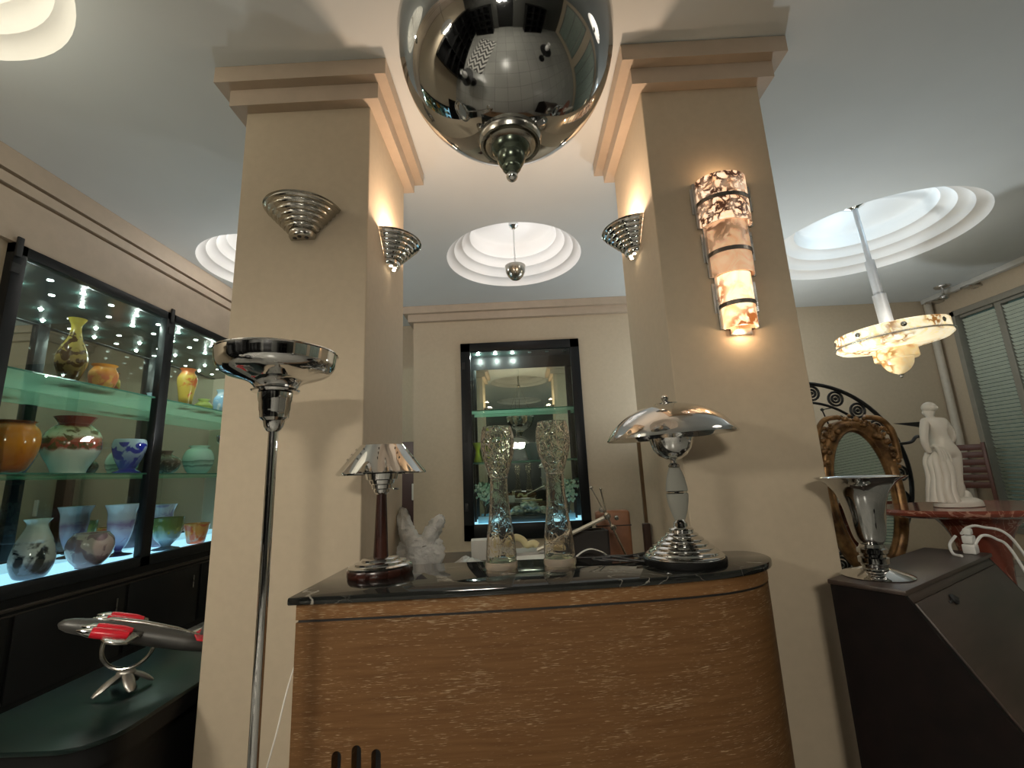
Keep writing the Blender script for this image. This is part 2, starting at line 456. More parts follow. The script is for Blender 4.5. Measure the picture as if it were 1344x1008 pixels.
def cornice_run(name, pts, label, prot=((3.57, .065), (3.675, .125)), closed=False):
    """two stepped bands along a plan polyline; each point is ((x,y),(outward x,y))"""
    b = BM()
    zs = [q[0] for q in prot]+[H-.002]
    for (z0, p), z1 in zip(prot, zs[1:]):
        if p <= 0: continue
        P = [((x+nx*p), (y+ny*p)) for (x, y), (nx, ny) in pts]
        Q = [(x-nx*.004, y-ny*.004) for (x, y), (nx, ny) in pts]
        n = len(pts); rng = range(n if closed else n-1)
        V = [[b.verts.new((*q, z)) for q in L] for z in (z0, z1) for L in (P, Q)]   # lo-out, lo-in, hi-out, hi-in
        for i in rng:
            j = (i+1) % n
            b.faces.new((V[0][i], V[0][j], V[2][j], V[2][i])); b.faces.new((V[1][i], V[1][j], V[0][j], V[0][i])); b.faces.new((V[2][i], V[2][j], V[3][j], V[3][i]))
        if not closed:
            for i in (0, n-1): b.faces.new((V[0][i], V[2][i], V[3][i], V[1][i]))
    bmesh.ops.recalc_face_normals(b, faces=b.faces)
    return struct(name, b, M['cornice'], label)
PIL = dict(left=(-1.54, -.80), right=(.80, 1.485))
PY0, PY1 = 2.28, 3.05
for k, (side, (x0, x1)) in enumerate(PIL.items()):
    b = BM(); box(b, (x0, PY0, 0), (x1, PY1, H), 0.004, 1)
    struct('wall_pillar_'+side, b, M['wall'], 'tan square plastered pillar standing at the %s of the counter' % side)
    cornice_run('trim_%d' % (20+k), [((x0, PY0), (-1, -1)), ((x1, PY0), (1, -1)), ((x1, PY1), (1, 1)), ((x0, PY1), (-1, 1))], 'stepped cream capital at the top of the %s pillar' % side, closed=True)
cornice_run('trim_22', [((-1.45, YB-.02), (-1, 0)), ((-1.45, 6.1), (-1, -1)), ((1.72, 6.1), (1, -1)), ((1.72, YB-.02), (1, 0))], 'stepped cream cornice of the projecting wall')
cornice_run('trim_23', [((XL, YF), (1, 0)), ((XL, YB), (1, 0))], 'grooved cream cornice along the left wall', prot=((VZ1+.005, .045), (3.486, 0), (3.514, .05), (3.590, 0), (3.618, .05)))

# ------------------------------------------------------------------ ceiling pendants
def small_pendant(loc, label, light, drop=0.24, group='small chrome bowl pendants in the ceiling coves'):
    t = thing('pendant_light', label, 'pendant lamp', (loc[0], loc[1], H-drop), 0, group)
    top = DOMETOP+drop
    b = BM(); lathe(b, [(0, 0), (.02, .002), (.05, .014), (.085, .05), (.108, .1), (.114, .15), (.116, .165), (.110, .166), (.104, .14), (.08, .07), (.04, .03), (0, .025)], 32)
    obj('bowl', b, M['chrome_aged'], t)
    b = BM(); lathe(b, [(0, .02), (.009, .02), (.009, top-.05), (0, top-.05)], 12); obj('rod', b, M['chrome'], t)
    b = BM(); lathe(b, [(0, top-.13), (.02, top-.13), (.03, top-.12), (.052, top-.10), (.056, top-.07), (.044, top-.055), (.06, top-.04), (.085, top-.012), (.085, top), (0, top)], 32); obj('canopy', b, M['chrome'], t)
    point('lamp_light', t, (0.05, 0, .19), light[0], light[1], .03)
    return t
L = LAMP
small_pendant((0.03, 4.70), 'small chrome bowl pendant hanging in the centre ceiling cove between the pillars', L['dome_c'], .26)
small_pendant((-2.66, 4.65), 'small chrome bowl pendant in the left cove, mostly hidden by the left pillar', L['dome_l'], .3)
small_pendant((-2.69, 1.30), 'small chrome bowl pendant in the cream lit cove at the upper left corner', L['dome_tl'], .47)
def unseen_shade_pendant(x, y, label, watts, z=2.30):
    t = thing('unseen_shade_pendant', label, 'pendant lamp', (x, y, z), 0, 'added white shade pendants, unseen behind the viewer')
    W = plain('white_enamel', (.80, .79, .76), .4)
    pr = [(.40, .03)]+[(.40*math.cos(a*PI/20), .03+.24*math.sin(a*PI/20)) for a in range(1, 10)]+[(.03, .272), (0, .272)]
    pr += [(0, .264), (.03, .264)]+[(.392*math.cos(a*PI/20), .03+.232*math.sin(a*PI/20)) for a in range(9, 0, -1)]+[(.392, .03), (.40, .03)]
    b = BM(); lathe(b, pr, 48); obj('dome_shade', b, W, t)  # opaque shade shaped to keep direct light off the upper pillars
    b = BM(); ball(b, (0, 0, .11), .09, 3); obj('bulb', b, emissive('lit_opal_bulb', (1.0, .93, .80), 3.0), t, 80)
    b = BM(); lathe(b, [(.008, .26), (.008, H-z+DOMETOP-.03), (.06, H-z+DOMETOP-.02), (.06, H-z+DOMETOP), (0, H-z+DOMETOP)], 16); obj('rod', b, M['chrome'], t)
    for a in range(4): point('bulb_light', t, (.18*math.cos(a*PI/2+.5), .18*math.sin(a*PI/2+.5), 0.02), watts/4, L['key'][1], .10)
unseen_shade_pendant(-0.12, -1.9, 'unseen key light, white dome shade pendant behind the viewer, in line with the counter', LAMP['key'][0])  # added key lamp out of view, placed to match the floor lamp's shadow
unseen_shade_pendant(-2.6, -.45, 'added unseen fill light, white dome shade pendant at the far left behind the viewer', LAMP['key_left'])  # second key lamp added out of view to light the left pillar
for x, y in ((-2.69, -1.9), (3.9, -1.9), (3.9, 1.3)):  # extra lamps out of view, added to raise the room's brightness
    small_pendant((x, y), 'added unseen chrome bowl pendant in a ceiling cove behind the viewer', L['fill_dome_rear'], .2)

def big_pendant():
    z = 2.835; r = .362
    t = thing('bowl_pendant', 'large polished chrome bowl pendant with stepped finial hanging above the counter front', 'pendant lamp', (0.012, 1.30, z))
    pr = [(0, -r)]+[(r*math.sin(a*PI/180), -r*math.cos(a*PI/180)) for a in range(4, 91, 3)]
    pr += [(r+.004, .012), (r-.004, .02), (r-.014, .012)]+[((r-.012)*math.sin(a*PI/180), -(r-.012)*math.cos(a*PI/180)) for a in range(87, 0, -6)]+[(0, -r+.012)]
    b = BM(); lathe(b, pr, 96); obj('bowl', b, M['chrome_dark'], t, 60)
    f = thing_part = BM()
    lathe(f, sprof([(.098, -r+.022), (.104, -r+.004), (.098, -r-.014)], 4)+[(.090, -r-.014), (.082, -r-.004), (.082, -r-.016), (.068, -r-.024)], 48)
    fo = obj('finial', f, M['chrome_aged'], t)
    b = BM(); lathe(b, [(.066, -r-.004), (.064, -r-.03), (.05, -r-.05), (.047, -r-.052), (.046, -r-.068), (.034, -r-.09), (.031, -r-.092), (.030, -r-.1), (.02, -r-.112), (.012, -r-.115), (0, -r-.115)], 40)
    obj('cone', b, plain('dark_green_bronze', (0.10, 0.12, 0.09), 0.22, 0.8), fo)
    b = BM(); ball(b, (0, 0, -r-.125), .019, 3); obj('ball', b, M['chrome'], fo)
    for k in range(3):
        a = k*2*PI/3+.5
        b = BM(); tube(b, [((r-.008)*math.cos(a), (r-.008)*math.sin(a), 0.01), (.02*math.cos(a), .02*math.sin(a), .86)], .005, 8); obj('rod', b, M['chrome'], t)
    b = BM(); lathe(b, [(.05, .84), (.03, .88), (.03, H-z+DOMETOP-.03), (.09, H-z+DOMETOP-.02), (.09, H-z+DOMETOP), (0, H-z+DOMETOP)], 24); obj('stem', b, M['chrome'], t)
    b = BM(); ball(b, (0, 0, -.03), .04, 2, (1, 1, 1.3)); obj('bulb', b, M['bulb'], t)
big_pendant()

# ------------------------------------------------------------------ sconces
def shell_sconce(loc, rz, label, lit):
    """half cone of chrome rings; wall plane is local y=0, room is -y"""
    t = thing('wall_sconce', label, 'wall lamp', loc, rz, 'ribbed chrome half-cone wall lamps on the pillars')
    pr = []; n = 6; r0, r1, h = .075, .205, .135
    for k in range(n):
        a = k/n; c = (k+1)/n
        ra = r0+(r1-r0)*a; rb = r0+(r1-r0)*c
        pr += [(ra, h*a), (ra+.010, h*a+.002), (rb-.004, h*c-.012), (rb-.004, h*c-.006)]
    pr += [(r1, h-.004), (r1+.004, h), (r1, h+.004), (r1-.008, h+.002)]
    inner = [(r1-.012, h-.006), (r0-.006, .006), (r0-.006, 0)]
    b = BM(); lathe(b, pr+inner, 40, (0, -.003, 0), PI, 2*PI)
    obj('ribbed_shade', b, M['chrome_aged' if not lit else 'chrome'], t)
    b = BM(); lathe(b, [(0, -.038), (.066, -.038), (.073, -.028), (.075, -.005), (.068, .02), (.06, .03), (0, .03)], 24, (0, -.003, 0), PI, 2*PI)
    k = obj('bottom_cup', b, M['chrome_aged' if not lit else 'chrome'], t)
    holes = BM()
    for a in (-50, 0, 50):
        x = .042*math.sin(R(a)); y = -.003-.042*math.cos(R(a))
        lathe(holes, [(0, -.0405), (.0105, -.0405), (.0115, -.038), (.0105, -.037), (0, -.037)], 12, (x, y, 0))
    obj('vent_hole', holes, M['bulb'] if lit else M['blackmatt'], k)
    b = BM(); box(b, (-.06, -.012, -.01), (.06, -.002, .09)); obj('back_plate', b, M['chrome_aged'], t)
    if lit:
        b = BM(); lathe(b, [(0, .03), (.012, .03), (.018, .06), (.012, .09), (0, .095)], 12, (0, -.055, 0)); obj('bulb', b, M['bulb'], t)
        point('lamp_light', t, (0, -.115, .135), *L['sconce'], .05)
        spot('hole_light', t, (0, -.03, -.045), 0.5, L['sconce'][1], R(50), (R(-12), 0, 0), .01)
    return t
shell_sconce((-1.16, PY0, 2.765), 0, 'unlit ribbed chrome half-cone sconce on the front of the left pillar', False)
shell_sconce((-.80, 2.667, 2.765), R(90), 'lit ribbed chrome sconce on the inner side of the left pillar', True)
shell_sconce((.80, 2.667, 2.765), R(-90), 'lit ribbed chrome sconce on the inner side of the right pillar', True)

def alabaster_sconce():
    t = thing('alabaster_sconce', 'lit stepped alabaster wall sconce with metal bands on the right pillar', 'wall lamp', (1.172, PY0, 2.07))
    tiers = [(.60, .875, .135, 0.9, .95, .105), (.31, .60, .108, 0.45, .42, .092), (.02, .31, .085, 0.5, 1.25, .08)]
    for i, (z0, z1, r, va, es, dep) in enumerate(tiers):
        mats = alabaster('glowing_alabaster_%d' % i, es, va, (15, 10, 11)[i],
                         glow=((.95, .50, .25), (.80, .42, .20), (1.0, .58, .25))[i], hot=((1.0, .74, .52), (.95, .60, .37), (1.0, .84, .56))[i], vein=((.05, .018, .009), (.16, .07, .03), (.32, .09, .02))[i])
        b = BM(); lathe(b, [(r, z0), (r, z1), (r-.008, z1), (r-.008, z0), (r, z0)], 40, (0, -.014, 0), PI, 2*PI, sy=dep/r)
        obj('alabaster_shade', b, mats, t)
        zm = (z0+z1)/2-.02+(.02 if i == 0 else 0)
        b = BM(); lathe(b, [(r+.001, zm-.011), (r+.006, zm-.011), (r+.006, zm+.011), (r+.001, zm+.011), (r+.001, zm-.011)], 40, (0, -.014, 0), PI, 2*PI, sy=(dep+.004)/(r+.004))
        obj('metal_band', b, M['darkband'], t)
        b = BM()
        box(b, (-r-.016, -.014, z0), (r+.016, -.001, z1), .002, 1)
        box(b, (-r-.030, -.009, z0+.09), (r+.030, -.001, z1-.03), .002, 1)
        if i == 2: box(b, (-.055, -.02, -.012), (.055, -.001, .02), .002, 1)
        obj('back_plate', b, M['brushed'], t)
    for z in (.15, .45, .74): point('lamp_light', t, (0, -.055, z), L['alab'][0]*.12, L['alab'][1], .02)
    point('lamp_light', t, (0, -.06, .885), L['alab'][0]*.16, L['alab'][1], .02)
    point('lamp_light', t, (0, -.05, .0), L['alab'][0]*.25, L['alab'][1], .02)
alabaster_sconce()

# ------------------------------------------------------------------ alabaster pendant, right
def alabaster_pendant():
    t = thing('alabaster_pendant', 'lit veined alabaster disc pendant hanging on a stepped rod from the right cove', 'pendant lamp', (4.0, 4.7, 2.64))
    t.rotation_euler = (0, R(-3.5), 0)
    A = alabaster('veined_cream_alabaster', .72, .35, 11, glow=(1.0, .74, .36), hot=(1.0, .93, .70), vein=(.30, .13, .03))
    A2 = alabaster('dim_cream_alabaster', .34, .1, 9, glow=(.95, .66, .30), hot=(1.0, .80, .46), vein=(.45, .22, .06))
    R0 = .485
    b = BM(); lathe(b, [(R0-.03, .105), (R0-.01, .10), (R0, .09), (R0, .0), (R0-.01, -.012), (R0-.03, -.012), (R0-.03, .105)], 72); ring = obj('alabaster_rim', b, A, t)
    b = BM(); lathe(b, [(R0+.012, -.012), (R0+.02, -.018), (R0+.02, -.026), (R0+.012, -.030), (R0-.1, -.028), (R0-.1, -.014), (R0+.012, -.012)], 72); obj('metal_ring', b, M['brushed'], t)
    b = BM(); lathe(b, [(R0+.005, -.03), (R0+.01, -.045), (R0-.03, -.075), (R0-.16, -.10), (.20, -.115), (0, -.115)], 72); obj('lower_dish', b, A, t)
    b = BM(); lathe(b, [(.19, -.11), (.19, -.22), (.18, -.23), (.0, -.23)], 56); obj('center_drum', b, A2, t)
    b = BM(); lathe(b, sprof([(.14, -.23), (.125, -.29), (.085, -.345), (.03, -.38), (0, -.384)], 5), 48); obj('bottom_cap', b, A2, t)
    b = BM(); lathe(b, [(0, -.376), (.022, -.381), (.03, -.391), (.014, -.401), (.018, -.416), (0, -.428)], 16); obj('finial', b, M['brushed'], t)
    for k in range(8):
        a = k*PI/4+.32
        b = BM(); lathe(b, [(0, R0-.002), (.024, R0-.002), (.026, R0+.004), (.018, R0+.010), (0, R0+.011)], 16, mat=Matrix.Translation((0, 0, .045)) @ Matrix.Rotation(a, 4, 'Z') @ Matrix.Rotation(PI/2, 4, 'Y'))
        obj('bolt', b, M['chrome_aged'], ring)
    G = plain('grey_painted_metal', (.52, .54, .56), .35, .3)
    z = H-2.64+DOMETOP-.006
    b = BM(); lathe(b, [(.026, .9), (.026, z-.02), (0, z-.02)], 20); lathe(b, [(.045, .50), (.045, .9), (.03, .902), (0, .902)], 20); lathe(b, [(.062, -.05), (.062, .5), (.05, .502), (0, .502)], 20); obj('stepped_rod', b, G, t)
    b = BM(); lathe(b, [(0, z-.10), (.035, z-.10), (.05, z-.085), (.09, z-.07), (.095, z-.055), (.14, z-.035), (.145, z-.015), (.16, z), (0, z)], 32); obj('canopy', b, M['chrome'], t)
    b = BM(); lathe(b, [(R0-.04, -.01), (.05, -.01), (.05, -.012), (R0-.04, -.012)], 40); obj('inner_plate', b, M['ceiling'], t)
    for k in range(3): point('lamp_light', t, (.3*math.cos(k*2.1), .3*math.sin(k*2.1), .15), L['pend_r'][0], L['pend_r'][1], .03)
    t2 = thing('cove_light', 'cool white light strip inside the right ceiling cove', 'cove light', (3.97, 4.72, H+.265))
    b = BM(); lathe(b, [(.70, .0), (.70, .02), (.68, .02), (.68, .0), (.70, 0)], 64); obj('strip', b, emissive('cool_light_strip', (.60, .84, 1.0), .7), t2)
    point('strip_light', t2, (0, .35, -.05), L['dome_r'][0]*.5, L['dome_r'][1], .1); point('strip_light', t2, (0.2, -.4, -.05), L['dome_r'][0]*.5, L['dome_r'][1], .1)
alabaster_pendant()

# ------------------------------------------------------------------ counter
def counter():
    t = thing('bar_counter', 'limed oak bar counter with black marble top and a rounded right end', 'counter', (0, 0, 0))
    front = [(-.86, 1.713), (-.523, 1.722), (-.085, 1.746), (.292, 1.778), (.524, 1.803), (.737, 1.843), (.87, 1.892), (.975, 1.962), (1.045, 2.05), (1.07, 2.13), (1.065, 2.20), (1.04, 2.25)]
    fr = [(p.x, p.y) for p in spline([(a, c, 0) for a, c in front], 5)]
    top = [(-.856, 2.255)]+fr+[(1.0, 2.27)]
    b = BM(); prism(b, top, .972, 1.0, .006)
    obj('marble_top', b, marble('black_marble', (.012, .013, .012), (.30, .28, .24), 3.2, .012, .045), t)
    def inset(d):
        o = []
        for i, (x, y) in enumerate(fr):
            a = fr[max(i-1, 0)]; c = fr[min(i+1, len(fr)-1)]
            tx, ty = c[0]-a[0], c[1]-a[1]; l = math.hypot(tx, ty); o.append((x-ty/l*d, y+tx/l*d))
        return o
    def wood(name, dk):
        m, nt, bs = nmat(name); setp(bs, (.4, .2, .08), .5, spec=.2)
        v = coords(nt, (1.5, 1.5, 24)); n = N(nt, 'ShaderNodeTexNoise'); n.inputs['Scale'].default_value = 3; n.inputs['Detail'].default_value = 8; n.inputs['Distortion'].default_value = .3
        nt.links.new(v, n.inputs['Vector'])
        c = ramp(nt, n.outputs[0], [(.3, (.31*dk, .148*dk, .052*dk)), (.5, (.38*dk, .188*dk, .069*dk)), (.7, (.45*dk, .235*dk, .092*dk))])
        v2 = coords(nt, (9, 9, 120)); n2 = N(nt, 'ShaderNodeTexNoise'); n2.inputs['Scale'].default_value = 3.2; n2.inputs['Detail'].default_value = 3; nt.links.new(v2, n2.inputs['Vector'])
        v3 = coords(nt, (2.2, 2.2, 4)); n3 = N(nt, 'ShaderNodeTexNoise'); n3.inputs['Scale'].default_value = 2; nt.links.new(v3, n3.inputs['Vector'])
        ad = N(nt, 'ShaderNodeMath', operation='MULTIPLY_ADD'); ad.inputs[1].default_value = .35; nt.links.new(n3.outputs[0], ad.inputs[0]); nt.links.new(n2.outputs[0], ad.inputs[2])
        f = ramp(nt, ad.outputs[0], [(.78, (0, 0, 0)), (.88, (.36, .36, .36))])
        mx = N(nt, 'ShaderNodeMixRGB'); nt.links.new(f, mx.inputs[0]); nt.links.new(c, mx.inputs[1]); mx.inputs[2].default_value = (.62, .50, .34, 1)
        nt.links.new(mx.outputs[0], bs.inputs['Base Color']); bump(nt, bs, n.outputs[0], .08, .004); return m
    W = wood('limed_oak', .34); W2 = wood('limed_oak_band', .44)
    i1 = inset(.022); i2 = inset(.030); i3 = inset(.024)
    b = BM(); prism(b, [(-.838, 2.25)]+[(max(x, -.838), y) for x, y in i1]+[(1.0, 2.25)], .918, .972); obj('trim_band', b, W2, t)
    b = BM(); prism(b, [(-.832, 2.25)]+[(max(x, -.832), y) for x, y in i2]+[(1.0, 2.25)], .908, .918); obj('shadow_groove', b, M['blackmatt'], t)
    b = BM(); prism(b, [(-.838, 2.25)]+[(max(x, -.838), y) for x, y in i3]+[(1.0, 2.25)], .06, .908); body = obj('body', b, W, t, 25)
    cut = BM()
    for x, zt, zb in ((-.678, .497, .2), (-.610, .512, .16), (-.543, .497, .2)):
        hw = .0165
        poly = [(x+hw, zb), (x+hw, zt-hw)]+[(x+hw*math.cos(a*PI/8), zt-hw+hw*math.sin(a*PI/8)) for a in range(1, 8)]+[(x-hw, zt-hw), (x-hw, zb)]
        bb = bmesh.new(); V = [bb.verts.new((px, 1.6, pz)) for px, pz in poly]; f = bb.faces.new(V); e = bmesh.ops.extrude_face_region(bb, geom=[f])
        for v in e['geom']:
            if isinstance(v, bmesh.types.BMVert): v.co.y = 1.80
        bmesh.ops.recalc_face_normals(bb, faces=bb.faces); merge(cut, bb)
        s = BM(); box(s, (x-.03, 1.795, zb-.02), (x+.03, 1.80, zt+.02)); obj('slot_back', s, M['blackmatt'], t)
    boolean(body, cut)
    b = BM(); prism(b, [(-.80, 2.2)]+[(max(x, -.80), y) for x, y in inset(.07)]+[(.95, 2.2)], 0, .06); obj('plinth', b, M['blackmatt'], t)
counter()

# ------------------------------------------------------------------ lamps
def floor_lamp(loc=(-.886, 1.60, 0), label='tall chrome torchere floor lamp in front of the left pillar', light=None):
    t = thing('floor_lamp', label, 'floor lamp', loc, 0, 'chrome torchere floor lamps')
    C = M['chrome']
    b = BM(); lathe(b, [(0, 0), (.15, 0), (.152, .012), (.14, .022), (.08, .034), (.03, .045), (.022, .06), (0, .06)], 40); obj('base', b, C, t)
    b = BM(); lathe(b, [(.0165, .05), (.0165, 1.60), (0, 1.60)], 20); obj('pole', b, C, t)
    b = BM(); lathe(b, [(.017, 1.585), (.024, 1.59), (.032, 1.605), (.036, 1.625), (.048, 1.635), (.050, 1.66), (.052, 1.664), (.053, 1.692), (.056, 1.698), (.058, 1.725), (0, 1.73)], 40); obj('socket_cup', b, C, t)
    b = BM(); lathe(b, [(.055, 1.727), (.078, 1.730), (.082, 1.736), (.06, 1.742), (0, 1.742)], 40); obj('flange', b, C, t)
    out = [(.07, 1.742), (.076, 1.752), (.088, 1.764)]+sprof([(.105, 1.772), (.14, 1.784), (.178, 1.800), (.197, 1.822), (.203, 1.848), (.206, 1.868)], 5)+[(.210, 1.871), (.208, 1.875), (.202, 1.871)]
    inn = sprof([(.197, 1.846), (.190, 1.826), (.16, 1.806), (.10, 1.790), (0, 1.785)], 4)
    b = BM(); lathe(b, out+inn, 64, cap0=False); obj('bowl_shade', b, C, t, 45)
    if light:
        b = BM(); lathe(b, [(0, 1.785), (.03, 1.785), (.035, 1.81), (.02, 1.84), (0, 1.845)], 20); obj('bulb', b, M['bulb'], t)
        point('lamp_light', t, (0, 0, 1.88), light[0], light[1], .06)
floor_lamp()
floor_lamp((-2.72, 4.35, 0), 'added fill uplight, a chrome torchere hidden behind the left pillar', LAMP['fill_up_left'])  # unseen uplight added to brighten the back left ceiling and wall
floor_lamp((2.75, 5.0, 0), 'added fill uplight, a chrome torchere hidden behind the right pillar', LAMP['fill_up_right'])  # unseen uplight added to brighten the right ceiling and back wall

def cone_lamp():
    t = thing('table_lamp', 'small chrome table lamp with cone shade and dark wood stem', 'table lamp', (-.63, 2.05, 1.0), R(28))
    C = M['chrome']; W = mix_mat('dark_red_mahogany', (.018, .006, .004), (.045, .013, .008), 3, .35, .65, .25, (8, 8, 1))
    b = BM(); lathe(b, [(0, .0), (.136, 0), (.139, .006), (.139, .026), (.136, .03), (0, .03)], 48, sy=.72); obj('wooden_base', b, W, t)
    b = BM(); lathe(b, [(.134, .03), (.136, .038), (.128, .044), (.112, .046), (.110, .054), (.10, .058), (.082, .06), (.08, .068), (.07, .072), (.03, .075), (0, .075)], 48, sy=.74); obj('stepped_base', b, C, t)
    b = BM(); lathe(b, [(.033, .072), (.031, .1), (.022, .33), (.022, .345), (0, .345)], 24); obj('stem', b, W, t)
    b = BM(); lathe(b, [(.02, .335), (.032, .345), (.034, .358), (.042, .362), (.045, .378), (.052, .382), (.056, .398), (.066, .402), (.072, .428), (.0, .43)], 40)
    box(b, (.05, -.006, .352), (.075, .006, .362), .002); obj('socket_cup', b, C, t)
    b = BM(); lathe(b, [(.192, .425), (.196, .430), (.192, .437), (.102, .545), (.096, .553), (.085, .556), (0, .556), (0, .551), (.092, .548), (.186, .432), (.192, .425)], 56); sh = obj('cone_shade', b, C, t, 30)
    for k in range(10):
        a = k*2*PI/10
        for q in range(3):
            b = BM(); rr = .112+q*.018; zz = .536-q*.0215
            box(b, (-.004, -.0015, -.001), (.004, .0015, .001), mat=Matrix.Rotation(a, 4, 'Z') @ Matrix.Translation((rr+.0015, 0, zz)) @ Matrix.Rotation(R(50), 4, 'Y'))
            obj('vent_slot', b, M['blackmatt'], sh, 0)
cone_lamp()

def dome_lamp():
    t = thing('table_lamp', 'large chrome table lamp with mushroom dome shade and frosted glass stem', 'table lamp', (.672, 2.035, 1.0))
    C = M['chrome']
    b = BM(); lathe(b, [(0, 0), (.165, 0), (.168, .006), (.168, .026), (.163, .030), (0, .03)], 56); obj('black_base', b, M['black'], t)
    pr = [(.16, .03)]
    for r0, z0 in ((.158, .036), (.142, .052), (.124, .068), (.104, .084), (.086, .100), (.066, .118), (.050, .138)):
        pr += [(r0, z0-.004), (r0+.002, z0), (r0-.004, z0+.006), (r0-.014, z0+.008)]
    pr += [(.030, .150), (.029, .165), (.022, .172), (.018, .178), (0, .178)]
    b = BM(); lathe(b, pr, 56); obj('stepped_base', b, C, t)
    m, nt, bs = nmat('frosted_grey_glass'); setp(bs, (.30, .30, .26), .5, trans=.25, ior=1.2)
    b = BM()
    for za, zb, lo in ((.172, .286, True), (.298, .405, False)):
        pts = []
        n = 10
        for k in range(n+1):
            z = za+(zb-za)*k/n; u = (z-.172)/(.405-.172); pts.append((.010+.038*math.sin(PI*(.08+.84*u))**.9, z))
        lathe(b, [(0, za)]+pts+[(0, zb)], 32, sy=.42)
    obj('frosted_stem', b, m, t)
    b = BM(); lathe(b, [(.02, .284), (.046, .286), (.046, .290), (.012, .291), (.012, .293), (.046, .294), (.046, .298), (.02, .30)], 32, sy=.42); obj('stem_joint', b, C, t)
    b = BM(); lathe(b, [(.024, .40), (.025, .408), (.014, .418), (.012, .43), (.02, .436), (0, .438)], 24); obj('collar', b, C, t)
    b = BM(); lathe(b, [(0, .430), (.03, .434), (.06, .451), (.082, .48), (.092, .515), (.094, .525), (.088, .525), (.078, .49), (.05, .455), (0, .44)], 40); obj('reflector_bowl', b, C, t)
    Tm = Matrix.Translation((0, 0, .535)) @ Matrix.Rotation(R(-2.2), 4, 'Y')
    out = sprof([(.277, 0), (.268, .02), (.235, .062), (.18, .104), (.11, .133), (.05, .144), (0, .146)], 5)
    b = BM(); lathe(b, [(.277, 0), (.281, -.002), (.279, .004)]+out[1:]+[(0, .140), (.11, .127), (.18, .098), (.232, .057), (.262, .018), (.277, 0)], 72, mat=Tm); obj('dome_shade', b, C, t, 40)
    b = BM(); lathe(b, [(.052, .140), (.052, .148), (.018, .150), (.018, .158), (.012, .162), (.017, .170), (.017, .178), (.010, .186), (0, .187)], 24, mat=Tm); obj('finial', b, C, t)
    b = BM(); lathe(b, [(.010, .43), (.010, .66), (0, .66)], 12); obj('inner_rod', b, C, t)
dome_lamp()

# ------------------------------------------------------------------ crackled glass vases
def crackle_glass(name, fine, amt, tr):
    m, nt, b = nmat(name); setp(b, (1.0, .95, .88), .02, trans=tr, ior=1.22)
    v = coords(nt); vo = N(nt, 'ShaderNodeTexVoronoi', feature='DISTANCE_TO_EDGE'); vo.inputs['Scale'].default_value = fine; nt.links.new(v, vo.inputs['Vector'])
    n = N(nt, 'ShaderNodeTexNoise'); n.inputs['Scale'].default_value = fine*1.6; nt.links.new(v, n.inputs['Vector'])
    r = ramp(nt, vo.outputs['Distance'], [(0, (0, 0, 0)), (.08, (1, 1, 1))])
    mx = N(nt, 'ShaderNodeMixRGB'); mx.inputs[0].default_value = .5; nt.links.new(r, mx.inputs[1]); nt.links.new(n.outputs[0], mx.inputs[2])
    bump(nt, b, mx.outputs[0], amt, .006); return m
CR = [crackle_glass('crackled_glass_coarse', 30, .55, .98), crackle_glass('crackled_glass', 22, .18, .97)]
CLEAR = nmat('clear_thick_glass'); setp(CLEAR[2], (1.0, .84, .66), .05, trans=.7, ior=1.3); CLEAR = CLEAR[0]
def hourglass_vase(loc, label, s=1.0, rz=0):
    t = thing('glass_vase', label, 'vase', loc, rz, 'tall crackled glass vases on the counter')
    b = BM(); lathe(b, sprof([(.040, .385), (.052, .425), (.070, .48), (.077, .53), (.074, .585), (.066, .615)], 6)+[(.0665, .618), (.063, .617)]+sprof([(.070, .585), (.0725, .53), (.066, .48), (.048, .425), (.036, .388)], 6)+[(.040, .385)], 48, cap0=False, cap1=False); obj('cup', b, CR[0], t, 60)
    b = BM(); lathe(b, [(.066, .030)]+sprof([(.068, .05), (.062, .12), (.049, .22), (.041, .32), (.040, .383)], 6)+sprof([(.036, .383), (.037, .32), (.045, .22), (.058, .12), (.063, .05)], 6)+[(.062, .034), (.066, .030)], 48, cap0=False, cap1=False); obj('stem_body', b, CR[1], t, 60)
    b = BM(); lathe(b, [(0, 0), (.068, 0), (.071, .006), (.070, .026), (.066, .030), (0, .029)], 48); obj('solid_foot', b, CLEAR, t)
    t.scale = (s, s, s); return t
hourglass_vase((-.108, 2.085, 1.0), 'left tall crackled clear glass vase with hourglass body on the counter')
hourglass_vase((.150, 2.115, 1.0), 'right tall crackled clear glass vase with hourglass body on the counter', 1.025, 1.1)

def vessel(name, label, cat, loc, prof, mat, group=None, seg=40, wall=.006, sx=1, sy=1, rz=0, parts=None):
    """open lathed vessel; prof = outer (r,z) from foot to lip"""
    t = thing(name, label, cat, loc, rz, group)
    b = BM(); inner = [(max(r-wall, .004), max(z, prof[0][1]+wall)) for r, z in reversed(prof)]
    inner = [p for p in inner if p[1] > prof[0][1]+wall*1.01]+[(0, prof[0][1]+wall)]
    lathe(b, [(0, prof[0][1])]+prof+inner, seg, sx=sx, sy=sy); obj('body', b, mat, t, 50)
    for n_, bm_, m_ in (parts or []): obj(n_, bm_, m_, t)
    return t

